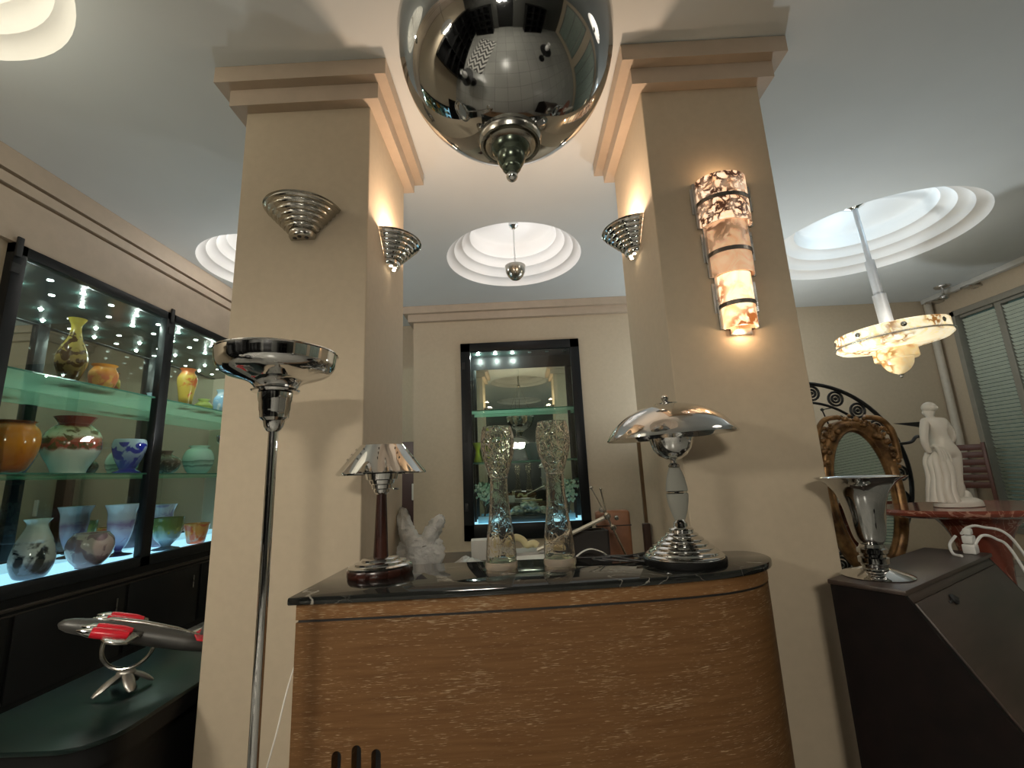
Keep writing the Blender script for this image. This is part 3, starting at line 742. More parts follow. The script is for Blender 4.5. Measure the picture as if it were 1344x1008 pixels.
# ------------------------------------------------------------------ left wall cabinet (vitrine)
SX0, SX1 = -4.10, -3.47       # glass shelves, back to front
def vitrine():
    t = thing('display_cabinet', 'long black framed glass display cabinet with lit vases set into the left wall', 'display cabinet', (0, 0, 0))
    F = M['blackframe']; X = -3.44
    y0, y1 = VY0, 6.79
    b = BM()
    box(b, (X-.07, y0, VZ0-.0), (X, y0+.085, VZ1), .004)                               # left stile
    box(b, (X-.07, y0, VZ1-.075), (X, y1, VZ1), .004)                                  # top rail
    box(b, (X-.07, y0, VZ0), (X, y1, VZ0+.085), .004)                                  # bottom rail
    for y in (4.17, 5.52): box(b, (X-.07, y, VZ0), (X, y+.11, VZ1), .004)
    obj('frame', b, F, t)
    for y in (y0+.02, 4.17+.055, 5.52+.055):
        b = BM(); box(b, (X-.005, y-.02, VZ1-.10), (X+.014, y+.02, VZ1+.045), .006); box(b, (X-.005, y-.03, VZ1-.22), (X+.01, y+.03, VZ1-.15), .004); obj('hinge', b, M['blackmatt'], t)
    for a, c in ((y0+.085, 4.17), (4.28, 5.52), (5.63, y1)):
        b = BM(); box(b, (X-.045, a, VZ0+.085), (X-.039, c, VZ1-.075)); obj('glass_door', b, M['pane'], t, 0)
    b = BM(); box(b, (-4.14, y0+.03, VZ0+.02), (-4.12, y1, VZ1-.03)); obj('mirror_back', b, M['mirror'], t, 0)
    dk = plain('dark_green_black_panel', (.012, .022, .020), .22)
    b = BM(); box(b, (-4.12, y0+.03, VZ1-.07), (-3.51, y1, VZ1-.035)); box(b, (-4.12, y0+.03, VZ0+.02), (-3.51, y0+.045, VZ1-.04)); obj('inner_panels', b, dk, t, 0)
    b = BM(); box(b, (-4.12, y0+.045, VZ0+.02), (-3.51, y1, VZ0+.07)); obj('lit_base', b, M['lightbase'], t, 0)
    for z in (1.555, 2.27):
        for a, c in ((y0+.05, 4.22), (4.23, 5.57), (5.58, y1-.01)):
            b = BM(); box(b, (SX0, a, z-.012), (SX1-.004, c, z)); g = obj('glass_shelf', b, M['shelf'], t, 0)
            b = BM(); box(b, (SX1-.004, a, z-.012), (SX1, c, z)); obj('shelf_edge', b, M['shelfedge'], g, 0)
    for k in range(14):
        for j, x in enumerate((-3.66, -3.93)):
            y = 2.98+k*.27
            b = BM(); lathe(b, [(0, -.003), (.020, -.003), (.020, .0), (0, 0)], 14, (x, y, VZ1-.070)); obj('led_spot', b, M['led'], t)
            if (k+j) % 2 == 0: point('led_light', t, (x, y, VZ1-.082), *L['puck'], .009)
    # cabinet below
    d = thing('base_cabinet', 'black base cabinet with a bronze ledge under the lit glass cabinet', 'cabinet', (0, 0, 0))
    b = BM(); box(b, (XL+.005, y0-.6, 0), (XL+.04, y1, VZ0+.002)); obj('front_panel', b, M['black'], d, 0)
    b = BM(); box(b, (XL+.004, y0-.6, VZ0-.085), (XL+.062, y1, VZ0-.062), .004); box(b, (XL+.004, y0-.6, VZ0-.125), (XL+.045, y1, VZ0-.11), .004); obj('ledge', b, plain('dark_bronze', (.05, .04, .032), .35, .5), d)
    for a in (2.3, 3.2, 4.1, 5.0, 5.9):
        b = BM(); box(b, (XL+.04, a, .06), (XL+.055, a+.86, VZ0-.12), .003); o = obj('door', b, M['black'], d)
        b = BM(); tube(b, [(XL+.062, a+.78, .40), (XL+.062, a+.78, .52)], .005, 8); obj('handle', b, M['darkband'], o)
vitrine()

G1 = 'art glass vases on the top shelf of the left cabinet'; G2 = 'art glass vases on the middle shelf of the left cabinet'; G3 = 'art glass vases on the lit base of the left cabinet'
ZT, ZM, ZB = 2.2702, 1.5552, .8002
def vases():
    XV = -3.68
    # top shelf
    vessel('glass_vase', 'tall slender yellow and brown glass vase with flared lip, on the top cabinet shelf', 'vase', (XV, 3.53, ZT),
           sprof([(.055, 0), (.052, .02), (.085, .12), (.105, .2), (.09, .29), (.055, .38), (.036, .46), (.036, .51), (.062, .565)], 5),
           vase_mat('yellow_brown_glass', [(0, (.05, .025, .01)), (.3, (.30, .20, .06)), (.6, (.55, .42, .10)), (.95, (.70, .55, .08))], .56, (.09, .045, .015), 14, .5, sz=(.0, .8)), G1)
    vessel('glass_vase', 'squat orange glass bowl with turned out rim, on the top cabinet shelf', 'vase', (XV, 3.83, ZT),
           sprof([(0.045, 0.0), (0.0765, 0.0315), (0.1008, 0.105), (0.1035, 0.1575), (0.0792, 0.21), (0.0765, 0.2152), (0.0945, 0.2363)], 5),
           vase_mat('orange_glass', [(0, (.55, .18, .06)), (.5, (.75, .20, .08)), (.85, (.85, .35, .05))], .22, (.85, .42, .10), 11, .52), G1)
    vessel('glass_vase', 'slim yellow glass vase with red flowers, on the top shelf beside the cabinet post', 'vase', (XV, 4.83, ZT),
           sprof([(.055, 0), (.058, .02), (.075, .16), (.094, .28), (.088, .35), (.06, .405), (.08, .435)], 5),
           vase_mat('yellow_red_glass', [(0, (.10, .05, .02)), (.25, (.62, .42, .06)), (.8, (.80, .55, .10)), (.93, (.75, .20, .05))], .43, (.70, .13, .03), 9, .55, sz=(.25, .85)), G1)
    vessel('glass_vase', 'tiny lime green glass vase, on the top cabinet shelf', 'vase', (XV, 5.12, ZT),
           sprof([(.05, 0), (.085, .025), (.095, .06), (.06, .105), (.045, .12), (.065, .14)], 5),
           vase_mat('lime_glass', [(0, (.35, .50, .10)), (.6, (.55, .70, .18)), (1, (.62, .75, .25))], .14), G1)
    vessel('glass_vase', 'pale blue glass vase at the edge of the pillar, on the top cabinet shelf', 'vase', (XV, 5.45, ZT),
           sprof([(.06, 0), (.09, .05), (.10, .18), (.06, .26), (.075, .31)], 5),
           vase_mat('pale_blue_glass', [(0, (.35, .55, .75)), (.6, (.30, .55, .80)), (1, (.55, .75, .85))], .31, (.7, .8, .9), 9, .55), G1)
    # middle shelf
    vessel('glass_vase', 'big bulbous orange glass vase cut by the left photo edge, on the middle cabinet shelf', 'vase', (XV+.03, 3.15, ZM),
           sprof([(0.0774, 0.0), (0.1118, 0.03), (0.1505, 0.13), (0.1634, 0.22), (0.1548, 0.3), (0.1247, 0.345), (0.1204, 0.355), (0.1333, 0.37)], 5),
           vase_mat('deep_orange_glass', [(0, (.35, .06, .015)), (.3, (.60, .17, .02)), (.55, (.85, .30, .02)), (.9, (.80, .28, .03)), (.97, (.12, .04, .02))], .37, (.55, .16, .02), 7, .58, sz=(.1, .5)), G2)
    vessel('glass_vase', 'large white globe vase with red flowers and dark red collar, middle cabinet shelf', 'vase', (XV+.02, 3.62, ZM),
           sprof([(0.1087, 0.0), (0.1087, 0.0208), (0.1305, 0.0728), (0.174, 0.156), (0.187, 0.2392), (0.1696, 0.3224), (0.1218, 0.3796), (0.1001, 0.4004), (0.1131, 0.4264), (0.1348, 0.4576)], 5),
           vase_mat('white_red_glass', [(0, (.62, .72, .62)), (.4, (.72, .78, .68)), (.46, (.42, .08, .05)), (.60, (.45, .12, .07)), (.66, (.65, .68, .48)), (.82, (.40, .38, .18)), (.87, (.16, .03, .02)), (1, (.20, .035, .02))], .44, (.14, .11, .04), 16, .54, sz=(.42, .85)), G2)
    v = vessel('glass_vase', 'cobalt blue and white swirled glass vase on a foot, beside the cabinet post', 'vase', (-3.60, 4.10, ZM),
           sprof([(0.095, 0.0), (0.1045, 0.013), (0.0665, 0.0378), (0.0665, 0.054), (0.1045, 0.1404), (0.1283, 0.2376), (0.1216, 0.2916), (0.114, 0.3078)], 5),
           vase_mat('cobalt_glass', [(0, (.01, .02, .30)), (.25, (.04, .08, .45)), (.6, (.35, .45, .65)), (1, (.45, .60, .72))], .28, (.015, .03, .38), 11, .5), G2)
    vessel('glass_vase', 'dark squat metallic glass vase behind the cabinet post, on the middle shelf', 'vase', (XV, 4.62, ZM),
           sprof([(0.072, 0.0), (0.117, 0.0324), (0.1485, 0.0972), (0.135, 0.1512), (0.072, 0.189), (0.063, 0.2052), (0.081, 0.2322)], 5),
           vase_mat('dark_lustre_glass', [(0, (.03, .022, .018)), (.5, (.10, .07, .05)), (1, (.14, .10, .07))], .21, (.28, .22, .17), 24, .58), G2)
    vessel('glass_vase', 'round pale celadon green glass vase with fine dark lines, on the middle shelf', 'vase', (XV, 5.12, ZM),
           sprof([(0.0731, 0.0), (0.1032, 0.0224), (0.1462, 0.112), (0.1505, 0.1904), (0.1204, 0.2632), (0.086, 0.2856), (0.086, 0.2968), (0.1075, 0.3136)], 5),
           vase_mat('celadon_glass', [(0, (.28, .55, .42)), (.25, (.38, .62, .50)), (.32, (.10, .22, .18)), (.36, (.40, .65, .52)), (.5, (.12, .25, .2)), (.53, (.42, .66, .54)), (1, (.50, .72, .58))], .28), G2)
    # lit base
    vessel('glass_vase', 'dark glass vase almost cut off by the left photo edge, on the lit cabinet base', 'vase', (-3.72, 3.06, ZB),
           sprof([(.07, 0), (.13, .05), (.16, .17), (.10, .30), (.07, .36), (.10, .40)], 5),
           vase_mat('dark_teal_glass', [(0, (.02, .03, .03)), (1, (.06, .09, .09))], .4), G3)
    vessel('glass_vase', 'white bottle vase with black cloud pattern, on the lit cabinet base', 'vase', (-3.63, 3.42, ZB),
           sprof([(0.0663, 0.0), (0.0936, 0.0212), (0.1209, 0.0954), (0.1232, 0.1696), (0.1014, 0.265), (0.0663, 0.3498), (0.0585, 0.3869), (0.0819, 0.424)], 5),
           vase_mat('white_black_glass', [(0, (.08, .09, .12)), (.26, (.13, .14, .18)), (.33, (.62, .62, .60)), (.7, (.62, .66, .62)), (1, (.60, .75, .68))], .40, (.025, .028, .032), 7, .5, sz=(.10, .66)), G3)
    vessel('glass_bowl', 'rounded mauve and cream marbled glass bowl vase, on the lit cabinet base', 'vase', (-3.60, 3.84, ZB),
           sprof([(0.0817, 0.0), (0.086, 0.015), (0.129, 0.07), (0.1548, 0.15), (0.1462, 0.22), (0.1161, 0.262), (0.1161, 0.272)], 5),
           vase_mat('mauve_marbled_glass', [(0, (.10, .09, .13)), (.2, (.38, .33, .36)), (.6, (.48, .40, .36)), (1, (.45, .42, .38))], .27, (.20, .14, .16), 9, .5), G3)
    vessel('glass_vase', 'tall mauve trumpet vase on a dark foot, beside the cabinet post on the lit base', 'vase', (-3.89, 4.44, ZB),
           sprof([(.11, 0), (.11, .008), (.04, .025), (.03, .05), (.06, .10), (.092, .20), (.105, .30), (.11, .40), (.138, .475)], 5),
           vase_mat('mauve_trumpet_glass', [(0, (.03, .02, .09)), (.12, (.06, .04, .16)), (.3, (.36, .34, .52)), (.5, (.50, .42, .52)), (.62, (.30, .18, .28)), (.72, (.55, .50, .52)), (1, (.62, .62, .62))], .47, (.28, .16, .30), 9, .58, sz=(.2, .7)), G3)
    vessel('glass_goblet', 'footed green and clear glass goblet with leafy upper band, on the lit base', 'vase', (-3.66, 4.74, ZB),
           sprof([(0.1144, 0.0), (0.1144, 0.0105), (0.044, 0.0315), (0.0528, 0.0525), (0.1056, 0.1155), (0.132, 0.21), (0.1364, 0.2835), (0.1408, 0.315)], 5),
           vase_mat('green_leaf_glass', [(0, (.12, .16, .22)), (.3, (.30, .42, .50)), (.5, (.30, .45, .42)), (.66, (.20, .26, .06)), (1, (.14, .20, .05))], .30, (.40, .42, .10), 14, .54, sz=(.5, 1)), G3)
    vessel('glass_cup', 'small orange and red glass beaker next to the pillar, on the lit base', 'vase', (-3.64, 5.14, ZB),
           sprof([(.065, 0), (.085, .015), (.10, .09), (.12, .18), (.125, .215)], 5),
           vase_mat('orange_red_glass', [(0, (.30, .06, .05)), (.25, (.70, .40, .32)), (.5, (.85, .28, .05)), (1, (.80, .35, .06))], .21, (.75, .12, .03), 11, .55), G3)
    vessel('glass_vase', 'tall pale grey and mauve glass vase at the back beside the orange beaker', 'vase', (-3.95, 5.02, ZB),
           sprof([(.07, 0), (.09, .06), (.105, .2), (.10, .34), (.13, .44)], 5),
           vase_mat('grey_mauve_glass', [(0, (.20, .16, .24)), (.5, (.42, .38, .44)), (1, (.58, .56, .55))], .44, (.32, .26, .36), 8, .55), G3)
vases()

# ------------------------------------------------------------------ cabinet on the back wall
def back_cabinet():
    t = thing('wall_cabinet', 'black framed lit glass wall cabinet with mirror back behind the counter', 'display cabinet', (0, 0, 0))
    F = M['blackframe']; Y = 6.07
    x0, x1, z0, z1 = -.785, .872, .575, 3.225
    b = BM()
    box(b, (x0, Y, z0), (x0+.135, Y+.06, z1), .005); box(b, (x1-.125, Y, z0), (x1, Y+.06, z1), .005)
    box(b, (x0, Y, z1-.125), (x1, Y+.06, z1), .005); box(b, (x0, Y, z0), (x1, Y+.06, z0+.20), .005)
    obj('frame', b, F, t)
    for z in (2.9, 1.9, 1.0):
        b = BM(); box(b, (x0+.02, Y-.012, z-.05), (x0+.06, Y+.002, z+.05), .004); obj('hinge', b, M['blackmatt'], t)
    b = BM(); box(b, (x0+.135, Y+.028, z0+.2), (x1-.125, Y+.034, z1-.125)); obj('glass_door', b, M['pane'], t, 0)
    dk = plain('cabinet_green_black', (.012, .022, .020), .22)
    yb = 6.50
    b = BM(); box(b, (-.715, Y+.06, z1-.11), (.805, yb, z1-.07)); box(b, (-.715, Y+.06, z0+.1), (-.705, yb, z1-.11)); obj('inner_panels', b, dk, t, 0)
    b = BM(); box(b, (.795, Y+.06, z0+.19), (.805, yb, z1-.11)); box(b, (-.705, yb-.012, z0+.19), (.795, yb, 2.93)); obj('mirror_back', b, M['mirror2'], t, 0)
    b = BM(); box(b, (-.705, yb-.016, 2.93), (.795, yb, 3.115)); box(b, (-.705, yb-.03, z0+.19), (-.655, yb-.012, 2.95)); box(b, (.70, yb-.03, z0+.19), (.74, yb-.012, 2.95)); obj('mirror_frame', b, F, t, 0)
    b = BM(); box(b, (-.705, Y+.06, z0+.14), (.795, yb-.012, z0+.195)); obj('lit_base', b, M['lightbase'], t, 0)
    for z in (2.285, 1.575):
        b = BM(); box(b, (-.70, Y+.085, z-.014), (.79, yb-.04, z)); g = obj('glass_shelf', b, M['shelf'], t, 0)
        b = BM(); box(b, (-.70, Y+.08, z-.014), (.79, Y+.085, z)); obj('shelf_edge', b, M['shelfedge'], g, 0)
    for k in range(6):
        x = -.56+k*.25
        b = BM(); lathe(b, [(0, -.003), (.026, -.003), (.026, 0), (0, 0)], 14, (x, Y+.22, z1-.111)); obj('led_spot', b, M['led'] if k < 3 else M['ledoff'], t)
        if k < 3: point('led_light', t, (x, Y+.22, z1-.128), *L['puck_b'], .010)
    # things in it
    def little_tree(x, label):
        o = thing('ornamental_tree', label, 'ornament', (x, Y+.22, z0+.1952), 0, 'small green glass trees in the back cabinet')
        b = BM(); prism(b, [(-.085, -.05), (.085, -.05), (.07, .05), (-.07, .05)], 0, .09, .006); obj('pot', b, plain('pale_blue_pot', (.35, .62, .72), .3), o)
        b = BM(); tube(b, [(0, 0, .08), (.012, 0, .16), (-.01, .01, .24), (.0, 0, .34)], [.012, .01, .008, .005], 8)
        rnd = random.Random(int(x*1000)); tips = []
        for k in range(16):
            a = rnd.random()*6.28; z = .16+.2*rnd.random(); r = .05+.11*rnd.random(); p = (r*math.cos(a), .5*r*math.sin(a), z+.06+.14*rnd.random()); tips.append(p)
            tube(b, [(0, 0, z*.8), (p[0]*.6, p[1]*.6, z+.04), p], .003, 5)
        obj('trunk', b, plain('brown_wire_trunk', (.08, .06, .04), .5), o)
        b = BM()
        for p in tips:
            for q in range(9):
                c = (p[0]+rnd.gauss(0, .035), p[1]+rnd.gauss(0, .02), p[2]+rnd.gauss(0, .035)); ball(b, c, .013+.008*rnd.random(), 1, (1, .6, 1.2))
        obj('leaves', b, mix_mat('green_glass_leaves', (.36, .62, .44), (.66, .80, .66), 20, .4, .6, .2), o)
    little_tree(-.53, 'small green leafy ornamental tree in a blue pot, left end of the back cabinet')
    little_tree(.60, 'small green leafy ornamental tree in a blue pot, right end of the back cabinet')
    vessel('glass_vase', 'yellow green angular glass vase on the left of the back cabinet shelf', 'vase', (-.60, Y+.2, 1.5752),
           [(.05, 0), (.06, .02), (.035, .1), (.03, .16), (.07, .27)], vase_mat('acid_green_glass', [(0, (.25, .35, .03)), (.5, (.60, .75, .05)), (1, (.45, .6, .1))], .27), None, 8)
    vessel('glass_vase', 'short grey fluted glass vase on the middle shelf of the back cabinet', 'vase', (.16, Y+.2, 1.5752),
           [(.06, 0), (.065, .02), (.09, .12), (.11, .22), (.115, .235)], vase_mat('grey_fluted_glass', [(0, (.12, .14, .13)), (1, (.25, .28, .26))], .235), None, 12)
    o = thing('centerpiece', 'low silver rocky sculpture on a dark stand in the back cabinet', 'sculpture', (.08, Y+.22, z0+.1952))
    b = BM(); box(b, (-.30, -.09, 0), (.30, .09, .085), .012); obj('stand', b, plain('dark_slate', (.05, .055, .05), .35), o)
    b = BM(); rnd = random.Random(4)
    for k in range(34):
        u = rnd.uniform(-1, 1); ball(b, (u*.25, rnd.gauss(0, .03), .10+.12*(1-u*u)*rnd.random()), .03+.025*rnd.random(), 1, (1.6, 1, .7))
    obj('silver_relief', b, mix_mat('hammered_silver', (.25, .29, .26), (.65, .70, .62), 18, .4, .65, .3, metal=.7), o, 20)
back_cabinet()

# ------------------------------------------------------------------ things behind the counter
def behind_counter():
    t = thing('work_table', 'cluttered dark work table standing behind the counter', 'table', (0, 3.15, 0))
    DW = mix_mat('dark_walnut', (.03, .018, .010), (.07, .04, .022), 3, .35, .65, .35, (1, 8, 1))
    b = BM(); box(b, (-.75, -.38, .79), (.735, .5, .83), .005); obj('table_top', b, DW, t)
    for x in (-.70, .69):
        for y in (-.33, .44): b = BM(); box(b, (x-.03, y-.03, 0), (x+.03, y+.03, .79), .004); obj('leg', b, DW, t)
    TZ = .83
    # plastic bag
    pm, nt, bs = nmat('thin_white_plastic'); setp(bs, (.90, .89, .85), .4, trans=.25, ior=1.1)
    v = coords(nt); n = N(nt, 'ShaderNodeTexNoise'); n.inputs['Scale'].default_value = 22; n.inputs['Detail'].default_value = 5; nt.links.new(v, n.inputs['Vector']); bump(nt, bs, n.outputs[0], .9, .02)
    def crumple(b, k, sd):
        r = random.Random(sd)
        for q in b.verts: q.co += Vector((r.gauss(0, k), r.gauss(0, k), r.gauss(0, k)))
    o = thing('plastic_bag', 'crumpled translucent white plastic bag standing behind the small lamp', 'plastic bag', (-.66, 2.95, TZ+.012))
    b = BM(); lathe(b, sprof([(.0, .004), (.10, .01), (.15, .08), (.14, .15), (.11, .19)], 5), 28, sy=.6, sx=1); crumple(b, .006, 1); obj('bag_body', b, pm, o, 80)
    for c, p in (((-.06, 0), (-.115, .0, .375)), ((.06, .0), (.135, .0, .32))):
        b = BM(); tube(b, spline([(c[0]*.5, 0, .1), (c[0]*1.1, 0, .2), ((c[0]+p[0])/2*1.1, 0, .27), p], 5), [.09, .092, .092, .09, .085, .08, .078, .076, .074, .07, .068, .066, .06, .05, .03, .006], 18, flat=.6); crumple(b, .006, 3); obj('bag_handle', b, pm, o, 80)
    o = tag(obj('plastic_sheet', crumpled_sheet(.36, .2, .035, 5), pm, None, 60, (-.32, 2.90, TZ+.004)), 'crumpled white plastic sheet lying behind the left glass vase', 'plastic sheet')
    # stacked papers and clutter
    Wh = plain('white_paper', (.72, .71, .66), .6); Cr = plain('cream_rubber', (.62, .55, .30), .5)
    def flat_box(nm, lab, cat, loc, s, m, rz=0, bev=.004):
        b = BM(); box(b, (-s[0]/2, -s[1]/2, 0), (s[0]/2, s[1]/2, s[2]), bev); q = obj(nm, b, m); q.location = loc; q.rotation_euler.z = rz; return tag(q, lab, cat)
    flat_box('carton', 'low white carton in the dark corner left of the left glass vase', 'box', (-.28, 3.32, TZ), (.20, .12, .13), Wh, .1)
    b = BM()
    for k in range(9): box(b, (-.12+k*.002, -.09, k*.006), (.12+(k % 3)*.006, .09, k*.006+.0055), .001, 1)
    q = obj('paper_stack', b, Wh, None, 0); q.location = (.04, 2.975, TZ); q.rotation_euler.z = .25; tag(q, 'untidy stack of white papers seen between the two glass vases', 'papers')
    b = BM(); tube(b, spline([(-.09, 0, .02), (-.05, 0, .07), (0, 0, .055), (.03, 0, .02), (.075, 0, .03), (.10, 0, .012)], 6), .022, 12); q = obj('rubber_strap', b, Cr); q.location = (-.02, 3.18, TZ+.08); tag(q, 'curled cream rubber strap on papers behind the vases', 'strap')
    flat_box('tray', 'grey flat tray carrying the curled cream strap', 'tray', (-.02, 3.22, TZ), (.34, .2, .06), plain('grey_card', (.35, .34, .31), .5))
    for k, (x, y, l, rz, tl, m_) in enumerate(((.10, 2.86, .34, .25, 'thin cream paper roll lying between the two glass vases', Wh), (.18, 3.42, .42, -.15, 'cream cardboard tube lying at the back of the work table', Cr))):
        b = BM(); tube(b, [(-l/2, 0, .022), (l/2, 0, .022)], .020, 14); q = obj('paper_roll', b, m_); q.location = (x, y, TZ); q.rotation_euler.z = rz; tag(q, tl, 'paper roll')
    q = thing('stick_bundle', 'small bundle of thin pale sticks standing in a jar left of the left vase', 'sticks', (-.20, 3.05, TZ))
    b = BM(); lathe(b, [(0, 0), (.03, 0), (.032, .09), (.028, .09), (.026, .006), (0, .006)], 20); obj('jar', b, Wh, q)
    for k in range(7):
        a = k*.9; b = BM(); tube(b, [(.008*math.cos(a), .008*math.sin(a), .008), ((.025+.012*(k % 3))*math.cos(a), (.025+.012*(k % 3))*math.sin(a), .18+.012*k)], .0028, 6); obj('stick', b, Cr, q)
    # leather case, black box
    Lm = mix_mat('tan_leather', (.16, .065, .03), (.25, .11, .05), 8, .35, .65, .5, bumpy=.1)
    q = thing('leather_case', 'brown leather case standing against the wall by the right lamp', 'case', (.60, 3.20, TZ), -.06)
    b = BM(); box(b, (-.115, -.045, 0), (.115, .045, .30), .022, 4); obj('body', b, Lm, q)
    b = BM(); box(b, (-.118, -.048, .20), (.118, .048, .206), .002); obj('lid_seam', b, M['blackmatt'], q)
    b = BM(); box(b, (-.118, -.075, .255), (-.06, -.046, .285), .008, 3); obj('clasp', b, Lm, q)
    q = thing('black_box', 'open black box standing in front of the leather case', 'box', (.40, 3.02, TZ), .05)
    b = BM(); s = .012
    box(b, (-.12, -.08, 0), (.12, .08, .012)); box(b, (-.12, -.08, 0), (.12, -.068, .20)); box(b, (-.12, .068, 0), (.12, .08, .20)); box(b, (-.12, -.08, 0), (-.108, .08, .20)); box(b, (.108, -.08, 0), (.12, .08, .20)); obj('box_body', b, plain('black_card', (.010, .007, .005), .6), q, 0)
    # jointed metal arm
    q = thing('jointed_arm', 'jointed nickel clamp arm leaning between the right vase and the large lamp', 'lamp arm', (.49, 2.80, TZ))
    A = M['chrome_aged']
    j = Vector((.005, 0, .30))
    b = BM(); tube(b, [(-.42, .05, .115), j], .012, 10); obj('long_tube', b, plain('cream_metal_tube', (.62, .58, .48), .3, .6), q)
    b = BM(); tube(b, [j, (-.02, 0, .455)], .0045, 8); ball(b, (-.02, 0, .46), .009, 2); obj('upper_rod', b, A, q)
    b = BM(); tube(b, [j+Vector((-.012, 0, .02)), (-.075, 0, .465)], .004, 8); ball(b, (-.075, 0, .47), .011, 2); obj('upper_rod', b, A, q)
    b = BM(); tube(b, [j, (.10, -.03, .06)], .0065, 8); obj('lower_rod', b, A, q)
    for k, (p, r) in enumerate(((j, .021), (j+Vector((-.03, 0, .035)), .015), (j+Vector((.03, -.01, -.065)), .018), (j+Vector((.055, 0, -.012)), .013))):
        b = BM(); lathe(b, [(0, -.016), (r*.6, -.016), (r, -.008), (r, .008), (r*.6, .016), (0, .016)], 14, mat=Matrix.Translation(p) @ Matrix.Rotation(PI/2, 4, 'X')); obj('joint_knob', b, A, q)
    b = BM(); lathe(b, sprof([(.0, 0), (.035, .002), (.042, .03), (.03, .06), (.012, .075), (0, .078)], 4), 16, (.105, -.03, 0)); obj('foot_wrap', b, Wh, q)
    q = tag(obj('white_strap', strap_bm(), Wh, None, 60, (.34, 2.72, TZ+.035)), 'white plastic strap looped behind the black cables', 'strap')
    flat_box('packing_foam', 'white foam strip lying left of the large lamp', 'foam strip', (.60, 2.935, TZ+.0005), (.28, .07, .022), Wh, .05)
    flat_box('catalogue', 'closed grey catalogue lying in front of the white foam strip', 'book', (.58, 2.875, TZ), (.16, .22, .02), plain('grey_cover', (.3, .29, .26), .5), .1)
    # tall boards
    q = tag(obj('wooden_board', boxbm((-.035, -.012, 0), (.035, .012, 1.66)), plain('brown_board', (.16, .095, .045), .5), None, 0, (1.055, 4.0, 0)), 'slim brown wooden board standing upright beside the right pillar', 'board')
    q = tag(obj('wooden_post', boxbm((-.022, -.022, 0), (.022, .022, 1.06), .006), plain('dark_stained_post', (.035, .016, .010), .35), None, 0, (.768, 2.98, 0)), 'short dark wooden post between the leather case and the large lamp', 'post')
    q = tag(obj('leaning_board', boxbm((-.12, -.02, 0), (.12, .02, 1.92), .004), plain('dark_red_panel', (.045, .012, .010), .3), None, 0, (-1.66, 6.5, 0)), 'dark red wooden panel standing in the recess beside the left pillar', 'panel')
    q = tag(obj('switch_box', boxbm((-.03, -.01, -.11), (.03, .01, .11), .006), Wh, None, 30, (-1.49, 6.30, 1.22)), 'small white box fixed on the wall edge beside the dark red panel', 'switch box')

def boxbm(lo, hi, bev=0):
    b = BM(); box(b, lo, hi, bev); return b

def crumpled_sheet(w, d, h, sd):
    r = random.Random(sd); b = BM(); n, m_ = 18, 10
    V = []
    for i in range(n+1):
        V.append([])
        for j in range(m_+1):
            u = i/n; v = j/m_
            z = h*2.0*max(0, 1-abs(u-.30)*(3.2 if u < .3 else 1.5))*(.4+.6*v)+abs(r.gauss(0, h*.12))
            V[i].append(b.verts.new((w*(u-.5), d*(v-.5), z)))
    for i in range(n):
        for j in range(m_): b.faces.new((V[i][j], V[i+1][j], V[i+1][j+1], V[i][j+1]))
    bmesh.ops.solidify(b, geom=b.faces[:], thickness=.003)
    return b

def strap_bm():
    b = BM(); tube(b, spline([(-.10, 0, -.03), (-.06, 0, .05), (.02, 0, .095), (.10, 0, .075), (.14, .02, .03), (.15, .03, -.03)], 7), .016, 10, flat=.2); return b
behind_counter()

def cables():
    Bk = plain('black_rubber_cable', (.012, .012, .012), .4)
    sets = [[(.62, 2.18, 1.006), (.50, 2.19, 1.008), (.38, 2.12, 1.006), (.30, 2.17, 1.006), (.40, 2.215, 1.008), (.52, 2.15, 1.012), (.46, 2.09, 1.006), (.34, 2.13, 1.012)],
            [(.64, 2.20, 1.012), (.56, 2.22, 1.014), (.44, 2.16, 1.014), (.28, 2.20, 1.006), (.22, 2.235, 1.006)],
            [(.36, 2.20, 1.014), (.46, 2.08, 1.012), (.54, 2.06, 1.006), (.50, 2.13, 1.018), (.58, 2.20, 1.018)]]
    labs = ['black cable coiled in loops on the marble left of the large lamp', 'black cable running left from the large lamp to the counter back edge', 'short black cable crossing over the coiled cable on the marble']
    for p, l in zip(sets, labs):
        b = BM(); tube(b, spline(p, 8), .0048, 8); tag(obj('power_cable', b, Bk), l, 'cable', 'black cables on the counter')
    b = BM(); tube(b, spline([(-.835, 2.23, 1.004), (-.80, 2.12, 1.004), (-.775, 2.08, 1.005)], 6), .003, 6)
    tag(obj('lamp_cord', b, plain('pale_cord', (.5, .48, .42), .4)), 'thin pale cord behind the small lamp on the marble', 'cable')
    b = BM(); tube(b, spline([(-.862, 1.95, .90), (-.866, 1.78, .72), (-.875, 1.70, .55), (-.93, 1.70, .38), (-1.06, 1.72, .2), (-1.2, 1.75, .006)], 8), .0028, 6)
    tag(obj('lamp_cord', b, plain('white_cord', (.75, .72, .66), .4)), 'thin white cord hanging down between counter and floor lamp', 'cable')
cables()

